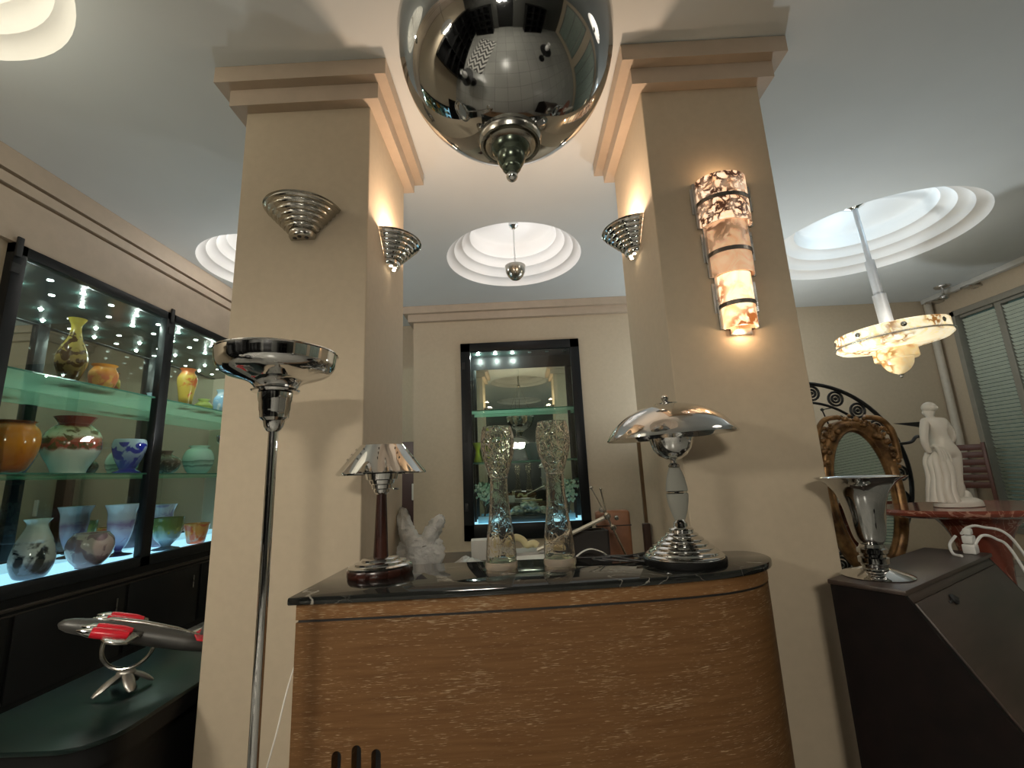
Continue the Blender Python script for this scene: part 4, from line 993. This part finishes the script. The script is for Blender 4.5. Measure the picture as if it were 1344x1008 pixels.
# ------------------------------------------------------------------ lower left: glass table and aeroplane
def glass_table():
    t = thing('coffee_table', 'low table with dark green glass top beside the left pillar', 'table', (0, 0, 0))
    x0, x1, y0, y1 = -2.25, -1.575, 1.80, 2.95
    r = .16
    poly = [(x0, y0), (x1-r, y0)]+[(x1-r+r*math.sin(a*PI/16), y0+r-r*math.cos(a*PI/16)) for a in range(1, 8)]+[(x1, y0+r), (x1, y1), (x0, y1)]
    m, nt, bs = nmat('dark_green_glass'); setp(bs, (.005, .012, .0105), .30, spec=.30)
    b = BM(); prism(b, poly, .482, .50, .003); obj('glass_top', b, m, t)
    b = BM(); prism(b, [(x+(.02 if x < -1.9 else -.02), y+(.02 if y < 2.4 else -.02)) for x, y in poly], .40, .482); obj('apron', b, M['black'], t, 30)
    b = BM(); prism(b, [(x+(.06 if x < -1.9 else -.06), y+(.06 if y < 2.4 else -.04)) for x, y in poly], .0, .40); obj('base', b, M['black'], t, 30)
glass_table()

def airplane():
    # nose at local -x, tail at +x
    t = thing('model_airplane', 'grey metal model aeroplane with red engines on a ring stand, on the glass table', 'model', (-1.85, 2.28, .50), R(29))
    TM = Matrix.Translation((-.03, 0, .25)) @ Matrix.Rotation(R(17), 4, 'Y') @ Matrix.Translation((.03, 0, -.345))
    def pob(n_, bm_, m_, p_, s_=35):
        bmesh.ops.transform(bm_, matrix=TM, verts=bm_.verts); return obj(n_, bm_, m_, p_, s_)
    G = plain('gunmetal', (.10, .098, .092), .42, .6); S = M['chrome_aged']; RED = plain('red_enamel', (.62, .015, .03), .25)
    pts = [(-.30, 0, .345), (-.29, 0, .345), (-.26, 0, .345), (-.20, 0, .345), (-.1, 0, .342), (.1, 0, .335), (.2, 0, .330), (.30, 0, .327), (.335, 0, .326)]
    rr = [.004, .018, .028, .036, .042, .044, .041, .034, .012]
    b = BM(); tube(b, pts, rr, 20); pob('fuselage', b, G, t, 60)
    b = BM(); tube(b, [(-.304, 0, .345), (-.292, 0, .345), (-.262, 0, .345), (-.225, 0, .345)], [.004, .0192, .0292, .034], 20); pob('nose_cap', b, G, t, 60)
    b = BM(); tube(b, [(-.16, 0, .378), (-.12, 0, .388), (0, 0, .388), (.15, 0, .378), (.29, 0, .356)], [.004, .010, .012, .010, .004], 10); pob('cabin_ridge', b, S, t, 60)
    for s in (-1, 1):
        P = [(-.12, s*.02), (-.10, s*.19), (-.08, s*.215), (-.04, s*.222), (.0, s*.205), (.03, s*.02)]
        b = BM(); prism(b, P if s > 0 else P[::-1], .346, .360, .005); w_ = pob('wing', b, S, t)
        for y in (.072, .138):
            b = BM(); tube(b, [(-.15, s*y, .364), (-.13, s*y, .364), (-.05, s*y, .364), (-.015, s*y, .364)], [.021, .023, .023, .016], 16); e = pob('engine', b, RED, w_, 60)
            b = BM(); tube(b, [(-.205, s*y, .364), (-.19, s*y, .364), (-.165, s*y, .364), (-.15, s*y, .364)], [.003, .010, .019, .0215], 16); pob('engine_cowl', b, M['chrome'], e, 60)
        P = [(.23, s*.02), (.25, s*.10), (.29, s*.10), (.30, s*.02)]
        b = BM(); prism(b, P if s > 0 else P[::-1], .362, .370, .003); pob('tailplane', b, RED, t)
    b = BM(); box(b, (.25, -.005, .33), (.33, .005, .42), .004); pob('tail_fin', b, G, t)
    b = BM(); tube(b, [(-.03+.098*math.sin(a*PI/20), .0, .19+.098*math.cos(a*PI/20)) for a in range(40)], .0085, 10, True); obj('ring_stand', b, S, t)
    b = BM()
    for a, l in ((.3, .105), (2.2, .09), (3.7, .115), (5.2, .09), (1.2, .08)):
        tube(b, spline([(-.03, 0, .085), (-.03+.5*l*math.cos(a), .5*l*math.sin(a), .055), (-.03+l*math.cos(a), l*math.sin(a), .014)], 4), [.016, .017, .019, .021, .023, .023, .021, .017, .010], 10, flat=.5)
    ball(b, (-.03, 0, .075), .03, 2, (1.3, 1, .7)); obj('stand_foot', b, plain('pewter', (.42, .40, .36), .35, .8), t, 60)
airplane()
def wrap():
    b = BM(); r = random.Random(2); V = []
    for i in range(9):
        V.append([])
        for j in range(5):
            u = i/8; v = j/4
            V[i].append(b.verts.new((u*.42, (v-.5)*.22*(.15+.85*u), .02+.12*u*(1-.7*abs(v-.5)*2)+r.gauss(0, .004))))
    for i in range(8):
        for j in range(4): b.faces.new((V[i][j], V[i+1][j], V[i+1][j+1], V[i][j+1]))
    bmesh.ops.solidify(b, geom=b.faces[:], thickness=.004)
    o = obj('wrapping_paper', b, plain('cream_paper', (.70, .68, .58), .6), None, 60, (-2.14, 2.86, .502)); o.rotation_euler.z = R(25)
    tag(o, 'cream wrapping paper lying on the glass table behind the aeroplane tail', 'paper')
wrap()

# ------------------------------------------------------------------ right side: bureau and its things
BA = R(33)     # bureau: local +x along its width, local -y its sloped front
BO = Vector((1.255, 2.02, 0))
def bur(x, y, z=0): return (BO.x+x*math.cos(BA)-y*math.sin(BA), BO.y+x*math.sin(BA)+y*math.cos(BA), z)
def bureau():
    t = thing('writing_bureau', 'dark mahogany slant front writing bureau beside the right pillar', 'bureau', BO, BA)
    W = mix_mat('dark_mahogany', (.003, .002, .0018), (.007, .004, .0035), 2.5, .35, .65, .5, (1, 6, 6)); W.node_tree.nodes['Principled BSDF'].inputs['Specular IOR Level'].default_value = .15
    WL = mix_mat('mahogany_lid', (.030, .020, .015), (.052, .034, .026), 2.5, .35, .65, .38, (1, 6, 6))
    h, d0, d1 = .90, .245, .50; wd = 1.06; zl = .50
    side = [(0, .05), (0, h), (-d0, h), (-d1, zl), (-d1, .05)]
    for x in (0, wd-.022):
        bb = bmesh.new(); f = bb.faces.new([bb.verts.new((x, y, z)) for y, z in side]); e = bmesh.ops.extrude_face_region(bb, geom=[f])
        for v in e['geom']:
            if isinstance(v, bmesh.types.BMVert): v.co.x = x+.022
        bmesh.ops.recalc_face_normals(bb, faces=bb.faces); obj('side_panel', bb, W, t, 0)
    b = BM(); box(b, (-.012, -d0-.012, h), (wd+.012, .004, h+.018), .004); obj('top_board', b, WL, t)
    b = BM(); box(b, (.022, -.02, .05), (wd-.022, -.004, h)); obj('back_board', b, W, t, 0)
    L_ = math.hypot(d1-d0, h-zl); an = math.atan2(h-zl, d1-d0)
    mt = Matrix.Translation((0, -d0, h)) @ Matrix.Rotation(an, 4, 'X')
    b = BM(); box(b, (.026, -L_+.005, -.016), (wd-.026, -.035, .006), .004, mat=mt); lid = obj('slanted_lid', b, WL, t)
    b = BM(); box(b, (.022, -.034, -.014), (wd-.022, 0, .001), .002, mat=mt); obj('upper_rail', b, WL, t)
    b = BM(); lathe(b, [(0, .004), (.018, .006), (.02, .012), (.012, .02), (0, .021)], 16, mat=mt @ Matrix.Translation((wd*.30, -.075, 0))); box(b, (wd*.30-.05, -.082, .005), (wd*.30+.05, -.072, .010), .002, mat=mt); obj('lid_knob', b, M['blackmatt'], lid)
    for k in range(3):
        za = .09+k*.135
        b = BM(); box(b, (.03, -d1-.006, za), (wd-.03, -d1+.3, za+.125), .003); dr = obj('drawer', b, W, t)
        for x in (.3, .76): b = BM(); ball(b, (x, -d1-.015, za+.06), .014, 2); obj('knob', b, M['chrome_aged'], dr)
    b = BM(); box(b, (.02, -d1+.02, 0), (wd-.02, -.02, .05)); obj('plinth', b, W, t, 0)
bureau()

def trumpet_lamp():
    x, y, z = 1.462, 2.035, .918
    t = thing('trumpet_lamp', 'chrome trumpet shaped uplight vase lamp standing on the dark bureau', 'table lamp', (x, y, z))
    C = M['chrome_dark']
    b = BM(); lathe(b, [(0, 0), (.125, 0), (.128, .005), (.118, .012), (.06, .03), (.05, .036), (0, .036)], 48); obj('foot', b, M['chrome'], t)
    b = BM(); lathe(b, [(.045, .034), (.048, .05), (.055, .055), (.055, .075), (.046, .08), (.046, .09), (.054, .095), (.054, .11), (.045, .116), (.04, .13), (0, .13)], 40); obj('stem', b, C, t)
    out = sprof([(.038, .125), (.054, .15), (.066, .21), (.076, .275), (.093, .335), (.124, .378), (.165, .405)], 6)
    b = BM(); lathe(b, out+[(.168, .407), (.164, .408)]+[(r-.006, zz+.004) for r, zz in reversed(out[:-1])]+[(0, .135)], 56, cap0=False); obj('trumpet_bowl', b, C, t, 50)
trumpet_lamp()

def red_table():
    t = thing('marble_table', 'oval red marble pedestal table carrying the white statue', 'table', (2.68, 2.83, 0))
    Mr = marble('red_marble', (.20, .050, .030), (.45, .24, .17), 7, .02, .12)
    b = BM(); lathe(b, [(0, 1.04), (.30, 1.045), (.42, 1.055), (.455, 1.07), (.46, 1.085), (.45, 1.10), (0, 1.10)], 64, sx=1.16, sy=.76); obj('table_top', b, Mr, t)
    b = BM(); lathe(b, sprof([(.30, 0), (.29, .06), (.17, .12), (.12, .3), (.10, .6), (.115, .85), (.16, .98), (.22, 1.045)], 5), 40); obj('pedestal', b, Mr, t)
red_table()

def statue():
    t = thing('marble_statue', 'white marble statue of a draped standing woman seen from behind', 'statue', (2.54, 2.80, 1.1002), R(6))
    Ms = plain('white_marble', (.70, .66, .58), .35, var=.05, bscale=30)
    # body grown with the skin modifier; viewer sees the back (-y)
    V = {}; order = []; E = []
    def v(n, x, y, z, r, link_=None):
        V[n] = len(order); order.append((x, y, z, r if isinstance(r, tuple) else (r, r)))
        if link_: E.append((V[link_], V[n]))
    v('pelvis', .012, .0, .335, (.078, .060))
    v('waist', .004, .004, .395, (.060, .046), 'pelvis'); v('rib', -.006, .004, .440, (.070, .049), 'waist'); v('chest', -.012, .004, .482, (.078, .049), 'rib')
    v('neckb', -.014, .010, .520, (.026, .024), 'chest'); v('neck', -.010, .018, .538, (.019, .019), 'neckb'); v('headb', -.002, .028, .558, (.033, .036), 'neck'); v('head', .004, .032, .586, (.032, .036), 'headb')
    v('shl', -.070, .0, .505, .028, 'chest'); v('ela', -.100, -.006, .44, .023, 'shl'); v('elb', -.108, -.004, .385, .020, 'ela'); v('wrl', -.094, .0, .335, .015, 'elb'); v('hal', -.080, -.008, .315, .014, 'wrl')
    v('shr', .050, .0, .500, .028, 'chest'); v('era', .086, .0, .445, .023, 'shr'); v('erb', .104, .008, .392, .020, 'era'); v('wrr', .066, .044, .36, .012, 'erb'); v('har', .045, .056, .35, .012, 'wrr')
    v('hpl', -.018, .002, .300, (.056, .056), 'pelvis'); v('thl', -.022, .010, .235, .048, 'hpl'); v('knl', -.018, .014, .165, .036, 'thl'); v('cal', -.012, .0, .115, .033, 'knl'); v('anl', -.008, .0, .05, .022, 'cal')
    v('hpr', .040, .0, .295, (.058, .058), 'pelvis'); v('thr', .046, .002, .225, .050, 'hpr'); v('knr', .044, .004, .155, .037, 'thr'); v('car', .044, -.004, .11, .034, 'knr'); v('anr', .044, .0, .045, .022, 'car')
    me = bpy.data.meshes.new('body'); me.from_pydata([o[:3] for o in order], E, []); me.materials.append(Ms)
    o = bpy.data.objects.new('body', me); link(o, t)
    sk = o.modifiers.new('skin', 'SKIN'); sk.use_smooth_shade = True
    for i, d in enumerate(me.skin_vertices[0].data): d.radius = order[i][3]; d.use_root = (i == 0)
    ss = o.modifiers.new('sub', 'SUBSURF'); ss.levels = 2; ss.render_levels = 2
    b = BM(); ball(b, (.004, .024, .594), .038, 3, (1.0, 1.0, .9)); ball(b, (-.002, -.012, .588), .020, 2, (1.1, .9, .9))
    obj('hair', b, Ms, t, 80)
    # drapery: bunch held at the hip and folds to the ground
    b = BM()
    for k, (x, y, wv) in enumerate(((-.085, -.020, .0), (-.066, -.040, .6), (-.040, -.046, 1.4), (-.094, .004, 2.2), (-.090, .034, 3.0), (-.060, .05, 3.3), (-.016, .055, 3.8), (.035, .055, 4.4), (.075, .045, 5.0))):
        tube(b, spline([((-.07 if k < 6 else x*.9)+k*.003, -.020-.004*(k % 2) if y < .03 else y*.9, .322), (x*.92-.004, y-.004, .27), (x+.008*math.sin(wv), y-.006, .18), (x*1.08, y*1.02, .10), (x*1.12+.01*math.sin(wv*2), y*1.1, .03)], 5), [.010, .012, .014, .016, .017, .017, .018, .018, .018, .019, .019, .019, .020, .020, .021, .022, .022, .023, .024, .025, .026], 10)
    for k in range(4): tube(b, spline([(-.082, -.014, .350), (-.088+k*.012, -.046, .356-.004*k), (-.076+k*.016, -.054, .31), (-.072+k*.018, -.052, .262)], 5), .010, 8)
    obj('drapery', b, Ms, t, 80)
    b = BM(); lathe(b, sprof([(.0, 0), (.105, 0), (.115, .012), (.108, .035), (.07, .052), (.0, .056)], 4), 28, (.025, 0, 0), sx=1.15, sy=.8)
    ball(b, (.085, .01, .055), .045, 2, (.9, .8, 1.0)); ball(b, (.088, .018, .11), .026, 2, (.8, .8, 2.2)); obj('rock_base', b, Ms, t, 80)
statue()

def gilt_mirror():
    t = thing('gilt_mirror', 'tall gilded carved oval mirror leaning behind the red table', 'mirror', (2.43, 3.37, .63))
    t.rotation_euler = (R(-3), R(2), 0)
    a, bz, cz = .20, .45, .52
    G = mix_mat('old_gilding', (.09, .045, .018), (.34, .19, .075), 14, .35, .65, .35, bumpy=.35, metal=.55)
    n = 72
    b = BM(); bb = bmesh.new(); f = bb.faces.new([bb.verts.new(((a+.01)*math.cos(2*PI*k/n), -.012, cz+(bz+.01)*math.sin(2*PI*k/n))) for k in range(n)]); e = bmesh.ops.extrude_face_region(bb, geom=[f])
    for v in e['geom']:
        if isinstance(v, bmesh.types.BMVert): v.co.y = .004
    bmesh.ops.recalc_face_normals(bb, faces=bb.faces); merge(b, bb); obj('mirror_glass', b, M['mirror2'], t, 0)
    b = BM()
    prof = [(0, .0), (0, -.022), (.012, -.034), (.028, -.030), (.045, -.044), (.068, -.046), (.085, -.03), (.09, 0), (.09, .03)]
    rings = []
    for k in range(n):
        c, s = math.cos(2*PI*k/n), math.sin(2*PI*k/n)
        # shoulders widen the frame at the upper corners and at the foot
        wd = 1+.35*max(0, s)**2*abs(c)*2+.25*max(0, -s)**3
        rings.append([b.verts.new(((a+d*wd)*c, y, cz+(bz+d*wd)*s)) for d, y in prof])
    for k in range(n):
        A = rings[k]; B = rings[(k+1) % n]
        for q in range(len(prof)-1): b.faces.new((A[q], B[q], B[q+1], A[q+1]))
    bmesh.ops.recalc_face_normals(b, faces=b.faces); obj('frame', b, G, t, 50)
    b = BM(); r = random.Random(9)
    for k in range(60):
        th = PI*(.10+.80*r.random()); d = .055+.075*r.random(); x = (a+d)*math.cos(th)*1.02; z = cz+(bz+d)*math.sin(th)
        ball(b, (x, -.035+r.gauss(0, .008), z), .012+.014*r.random(), 1, (1.3, .9, 1.1))
    for s in (-1, 1):
        for k in range(12):
            th = k*.5; rr = .045-.003*k; ball(b, (s*(.205+rr*math.cos(th)), -.035, cz+.44+rr*math.sin(th)), .017, 1)
        tube(b, spline([(s*.10, -.03, cz+.56), (s*.20, -.045, cz+.54), (s*.26, -.045, cz+.47), (s*.285, -.035, cz+.36), (s*.29, -.03, cz+.25)], 5), [.02]*10+[.024]*11, 10)
    obj('carved_crest', b, G, t, 60)
    q = thing('low_chest', 'low dark wooden chest carrying the gilded mirror', 'chest', (2.43, 3.40, 0))
    b = BM(); box(b, (-.36, -.12, 0), (.36, .12, .575), .006); obj('body', b, M['black'], q); b = BM(); box(b, (-.38, -.14, .575), (.38, .14, .60), .005); obj('lid', b, M['black'], q)
gilt_mirror()

def iron_screen():
    t = thing('iron_roundel', 'round black iron openwork roundel with rosettes behind the gilded mirror', 'iron screen', (2.29, 3.66, 0))
    I = plain('black_iron', (.016, .017, .018), .4, .3); cz = 1.28; Ro = .745
    b = BM()
    for rr, w_ in ((Ro, .016), (Ro-.155, .011)): tube(b, [(rr*math.cos(a*PI/36), 0, cz+rr*math.sin(a*PI/36)) for a in range(72)], w_, 8, True)
    for k in range(22):
        a = k*2*PI/22; c = Vector(((Ro-.078)*math.cos(a), 0, cz+(Ro-.078)*math.sin(a)))
        tube(b, [c+Vector((.056*math.cos(q*PI/8), 0, .056*math.sin(q*PI/8))) for q in range(16)], .010, 6, True)
        tube(b, [c+Vector((.030*math.cos(q*PI/6), 0, .030*math.sin(q*PI/6))) for q in range(12)], .010, 6, True); ball(b, c, .016, 1)
        p = Vector(((Ro-.2)*math.cos(a+.14), 0, cz+(Ro-.2)*math.sin(a+.14)))
        tube(b, [((Ro-.155)*math.cos(a), 0, cz+(Ro-.155)*math.sin(a)), p, ((Ro-.30)*math.cos(a), 0, cz+(Ro-.30)*math.sin(a))], .006, 6); ball(b, p, .015, 1)
    obj('openwork', b, I, t)
    for x in (-.4, .4): b = BM(); tube(b, [(x, .0, 0), (x, .0, .68)], .015, 8); obj('leg', b, I, t)
    q = thing('iron_arrow', 'black iron arrow ornament on a thin pole behind the white statue', 'ornament', (3.16, 3.50, 0))
    b = BM(); tube(b, [(0, 0, 0), (0, 0, 1.68)], .010, 8); lathe(b, [(0, 0), (.12, 0), (.12, .015), (.02, .03), (0, .03)], 20); obj('pole', b, I, q)
    bb = BM(); f = bb.faces.new([bb.verts.new(p) for p in ((-.30, -.008, 1.655), (.0, -.008, 1.66), (-.02, -.008, 1.58), (-.12, -.008, 1.62))]); e = bmesh.ops.extrude_face_region(bb, geom=[f])
    for v in e['geom']:
        if isinstance(v, bmesh.types.BMVert): v.co.y = .008
    bmesh.ops.recalc_face_normals(bb, faces=bb.faces); obj('arrow_blade', bb, I, q, 0)
    b = BM(); tube(b, spline([(0, 0, 1.52), (-.14, 0, 1.55), (-.20, 0, 1.51), (-.31, 0, 1.50)], 5), .012, 8); obj('lower_hook', b, I, q)
iron_screen()

def plug():
    Wp = plain('white_plastic', (.80, .80, .77), .35)
    p = bur(1.005, -.20, .918)
    t = thing('power_plug', 'white power plug adapter lying on the bureau top at the right edge', 'plug', p, BA)
    b = BM(); box(b, (-.03, -.025, 0), (.03, .025, .045), .006); obj('body', b, Wp, t)
    b = BM(); box(b, (-.026, -.02, .048), (.034, .02, .085), .006); obj('upper_plug', b, Wp, t)
    b = BM(); box(b, (-.01, -.015, .088), (.035, .015, .118), .006); obj('top_plug', b, Wp, t)
    cs = [[bur(1.0, -.18, 1.01), bur(1.08, -.19, 1.035), bur(1.17, -.22, 1.03), bur(1.28, -.30, .96), bur(1.34, -.38, .6), bur(1.36, -.46, .02)],
          [bur(1.0, -.22, .96), bur(1.06, -.24, 1.0), bur(1.13, -.27, .98), bur(1.19, -.31, .9), bur(1.24, -.40, .5), bur(1.28, -.50, .02)],
          [bur(.985, -.16, 1.0), bur(.95, -.14, .96), bur(.90, -.16, .924), bur(.86, -.20, .924)]]
    ls = ['upper white cable arching right from the power plug', 'lower white cable sagging right from the power plug', 'short white cable curling down from the plug onto the bureau']
    for c, l in zip(cs, ls):
        b = BM(); tube(b, spline(c, 8), .0065, 8); tag(obj('white_cable', b, Wp), l, 'cable', 'white cables on the bureau')
plug()

# ------------------------------------------------------------------ windows, blinds, rail on the right wall
def windows():
    FR = plain('pale_grey_frame', (.26, .25, .21), .4); Gp = glassy('window_glass', (.72, .86, .80), 1.0)
    for i, (a, c) in enumerate(((1.2, 6.52), (-3.0, .4))):
        z0, z1 = .35, 3.48
        b = BM(); n = 4 if i == 0 else 2
        box(b, (XR-.03, a, z0), (XR+.14, a+.07, z1), .004); box(b, (XR-.03, c-.07, z0), (XR+.14, c, z1), .004); box(b, (XR-.03, a, z1-.08), (XR+.14, c, z1), .004); box(b, (XR-.03, a, z0), (XR+.14, c, z0+.07), .004)
        ms = [c-.62-k*1.3 for k in range(n)]
        for y in ms: box(b, (XR+.02, y-.04, z0), (XR+.13, y+.04, z1), .004)
        w_ = struct('window_%d' % (i+1), b, FR, 'tall grey framed window with venetian blinds')
        b = BM(); box(b, (XR+.10, a+.05, z0+.05), (XR+.108, c-.05, z1-.05)); g = obj('pane', b, Gp, w_, 0)
        edges = sorted([a+.06]+ms+[c-.06])
        for j, (y0, y1) in enumerate(zip(edges, edges[1:])):
            t = thing('venetian_blind', 'pale green venetian blind at the %s' % ('window corner behind the statue' if (i == 0 and j == len(edges)-2) else 'right edge window of the room' if i == 0 else 'window behind the viewer'), 'blind', (XR+.04, (y0+y1)/2, 0), 0, None if (i == 0 and j == len(edges)-2) else 'venetian blinds on the right wall')
            hw = (y1-y0)/2-.05
            b = BM(); k = 0; z = z0+.10
            while z < z1-.12:
                box(b, (-.024, -hw, -.001), (.024, hw, .001), mat=Matrix.Translation((0, 0, z)) @ Matrix.Rotation(R(55), 4, 'Y')); z += .052
            obj('slats', b, plain('pale_green_slat', (.50, .55, .46), .35), t, 0)
            b = BM(); box(b, (-.03, -hw, z1-.12), (.03, hw, z1-.085)); obj('head_rail', b, FR, t, 0)
    # curtain rail with bracket
    t = thing('curtain_rail', 'white ceiling curtain rail along the right wall above the window', 'curtain rail', (0, 0, 0))
    b = BM(); box(b, (XR-.19, .5, H-.075), (XR-.11, 6.75, H-.004), .006); obj('rail', b, plain('off_white_rail', (.55, .55, .52), .4), t)
    for y in (6.62, 6.05, 5.0): b = BM(); box(b, (XR-.2, y-.06, H-.10), (XR-.0, y+.06, H-.07), .004); obj('bracket', b, M['brushed'], t)
    q = thing('security_camera', 'small white dome camera hanging from the ceiling at the window corner', 'camera', (XR-.35, 6.20, H))
    b = BM(); lathe(b, [(0, -.03), (.06, -.03), (.09, -.018), (.095, 0), (0, 0)], 24); obj('base', b, M['brushed'], q)
    b = BM(); tube(b, [(0, 0, -.02), (-.01, .0, -.10), (.05, .05, -.13)], .016, 10); obj('arm', b, M['brushed'], q)
    b = BM(); ball(b, (.06, .06, -.14), .05, 2, (1.3, 1, .8)); obj('head', b, M['brushed'], q)
    b = BM(); tube(b, [(XR-.10, YB-.06, 0), (XR-.10, YB-.06, H)], .05, 16)
    o = struct('trim_30', b, plain('pale_pipe_paint', (.50, .46, .38), .5), 'pale vertical pipe in the back right corner', 40)
    q = thing('slatted_stand', 'dark red slatted wooden stand in the far corner behind the statue', 'stand', (XR-.42, 6.32, 0), R(-60))
    RW = plain('dark_red_wood', (.09, .028, .018), .4)
    for x in (-.16, .16): b = BM(); box(b, (x-.02, -.02, 0), (x+.02, .02, 1.55), .004); obj('post', b, RW, q)
    for k in range(6): b = BM(); box(b, (-.16, -.012, .95+k*.10), (.16, .012, 1.03+k*.10), .004); obj('slat', b, RW, q)
windows()

# ------------------------------------------------------------------ dark furniture behind the viewer (seen only in reflections)
def rear():
    m, nt, bs = nmat('zigzag_wool'); setp(bs, (.5, .5, .48), .9)
    wv = N(nt, 'ShaderNodeTexChecker'); tc = N(nt, 'ShaderNodeTexCoord'); sp = N(nt, 'ShaderNodeSeparateXYZ'); nt.links.new(tc.outputs['Object'], sp.inputs[0])
    pp = N(nt, 'ShaderNodeMath', operation='PINGPONG'); pp.inputs[1].default_value = .24; nt.links.new(sp.outputs[0], pp.inputs[0])
    ad = N(nt, 'ShaderNodeMath', operation='ADD'); nt.links.new(pp.outputs[0], ad.inputs[0]); nt.links.new(sp.outputs[1], ad.inputs[1])
    md = N(nt, 'ShaderNodeMath', operation='PINGPONG'); md.inputs[1].default_value = .15; nt.links.new(ad.outputs[0], md.inputs[0])
    nt.links.new(ramp(nt, md.outputs[0], [(.073, (.02, .02, .02)), (.077, (.62, .60, .56))]), bs.inputs['Base Color'])
    b = BM(); box(b, (-.7, -1.1, 0), (.7, 1.1, .012), .003); o = obj('rug', b, m, None, 0, (-1.7, -1.2, 0)); o.rotation_euler.z = .35
    tag(o, 'black and cream zigzag wool rug on the floor behind the viewer', 'rug')
    for x, y, l in ((2.3, -.6, 'dark round side table right of the viewer'), (-1.9, .5, 'dark round side table left of the viewer')):
        t = thing('side_table', l, 'table', (x, y, 0))
        b = BM(); lathe(b, [(0, .62), (.40, .62), (.41, .635), (.40, .65), (0, .65)], 40); obj('table_top', b, M['black'], t)
        b = BM(); lathe(b, [(.22, 0), (.22, .03), (.05, .06), (.04, .3), (.06, .62), (0, .62)], 24, cap0=True); obj('pedestal', b, M['black'], t)
        v = vessel('glass_vase', 'white glass vase on the side table %s of the viewer' % ('right' if x > 0 else 'left'), 'vase', (x, y, .652), sprof([(.06, 0), (.12, .08), (.13, .2), (.07, .32), (.10, .38)], 5), M['dome'])
    for (x0, x1, y0, y1, h, l) in ((-3.4, -2.9, -3.2, .6, 2.1, 'tall black bookcase along the left wall behind the viewer'), (1.6, 3.4, -3.4, -2.9, 1.9, 'tall black bookcase against the front wall behind the viewer'), (-2.6, -1.0, -3.4, -2.9, 1.9, 'tall black bookcase left of the entrance door behind the viewer')):
        t = thing('bookcase', l, 'bookcase', ((x0+x1)/2, (y0+y1)/2, 0))
        hx, hy = (x1-x0)/2, (y1-y0)/2
        b = BM(); box(b, (-hx, -hy, 0), (hx, hy, .06)); box(b, (-hx, -hy, h-.04), (hx, hy, h))
        if hx < hy:
            box(b, (-hx, -hy, 0), (-hx+.03, hy, h))
            for q in range(5): y = -hy+q*(2*hy-.04)/4; box(b, (-hx, y, 0), (hx, y+.04, h))
        else:
            box(b, (-hx, -hy, 0), (hx, -hy+.03, h))
            for q in range(4): x = -hx+q*(2*hx-.04)/3; box(b, (x, -hy, 0), (x+.04, hy, h))
        obj('carcass', b, M['black'], t, 0)
        for z in (.5, .95, 1.4):
            b = BM(); box(b, (-hx, -hy, z), (hx, hy, z+.03)); obj('shelf', b, M['black'], t, 0)
rear()
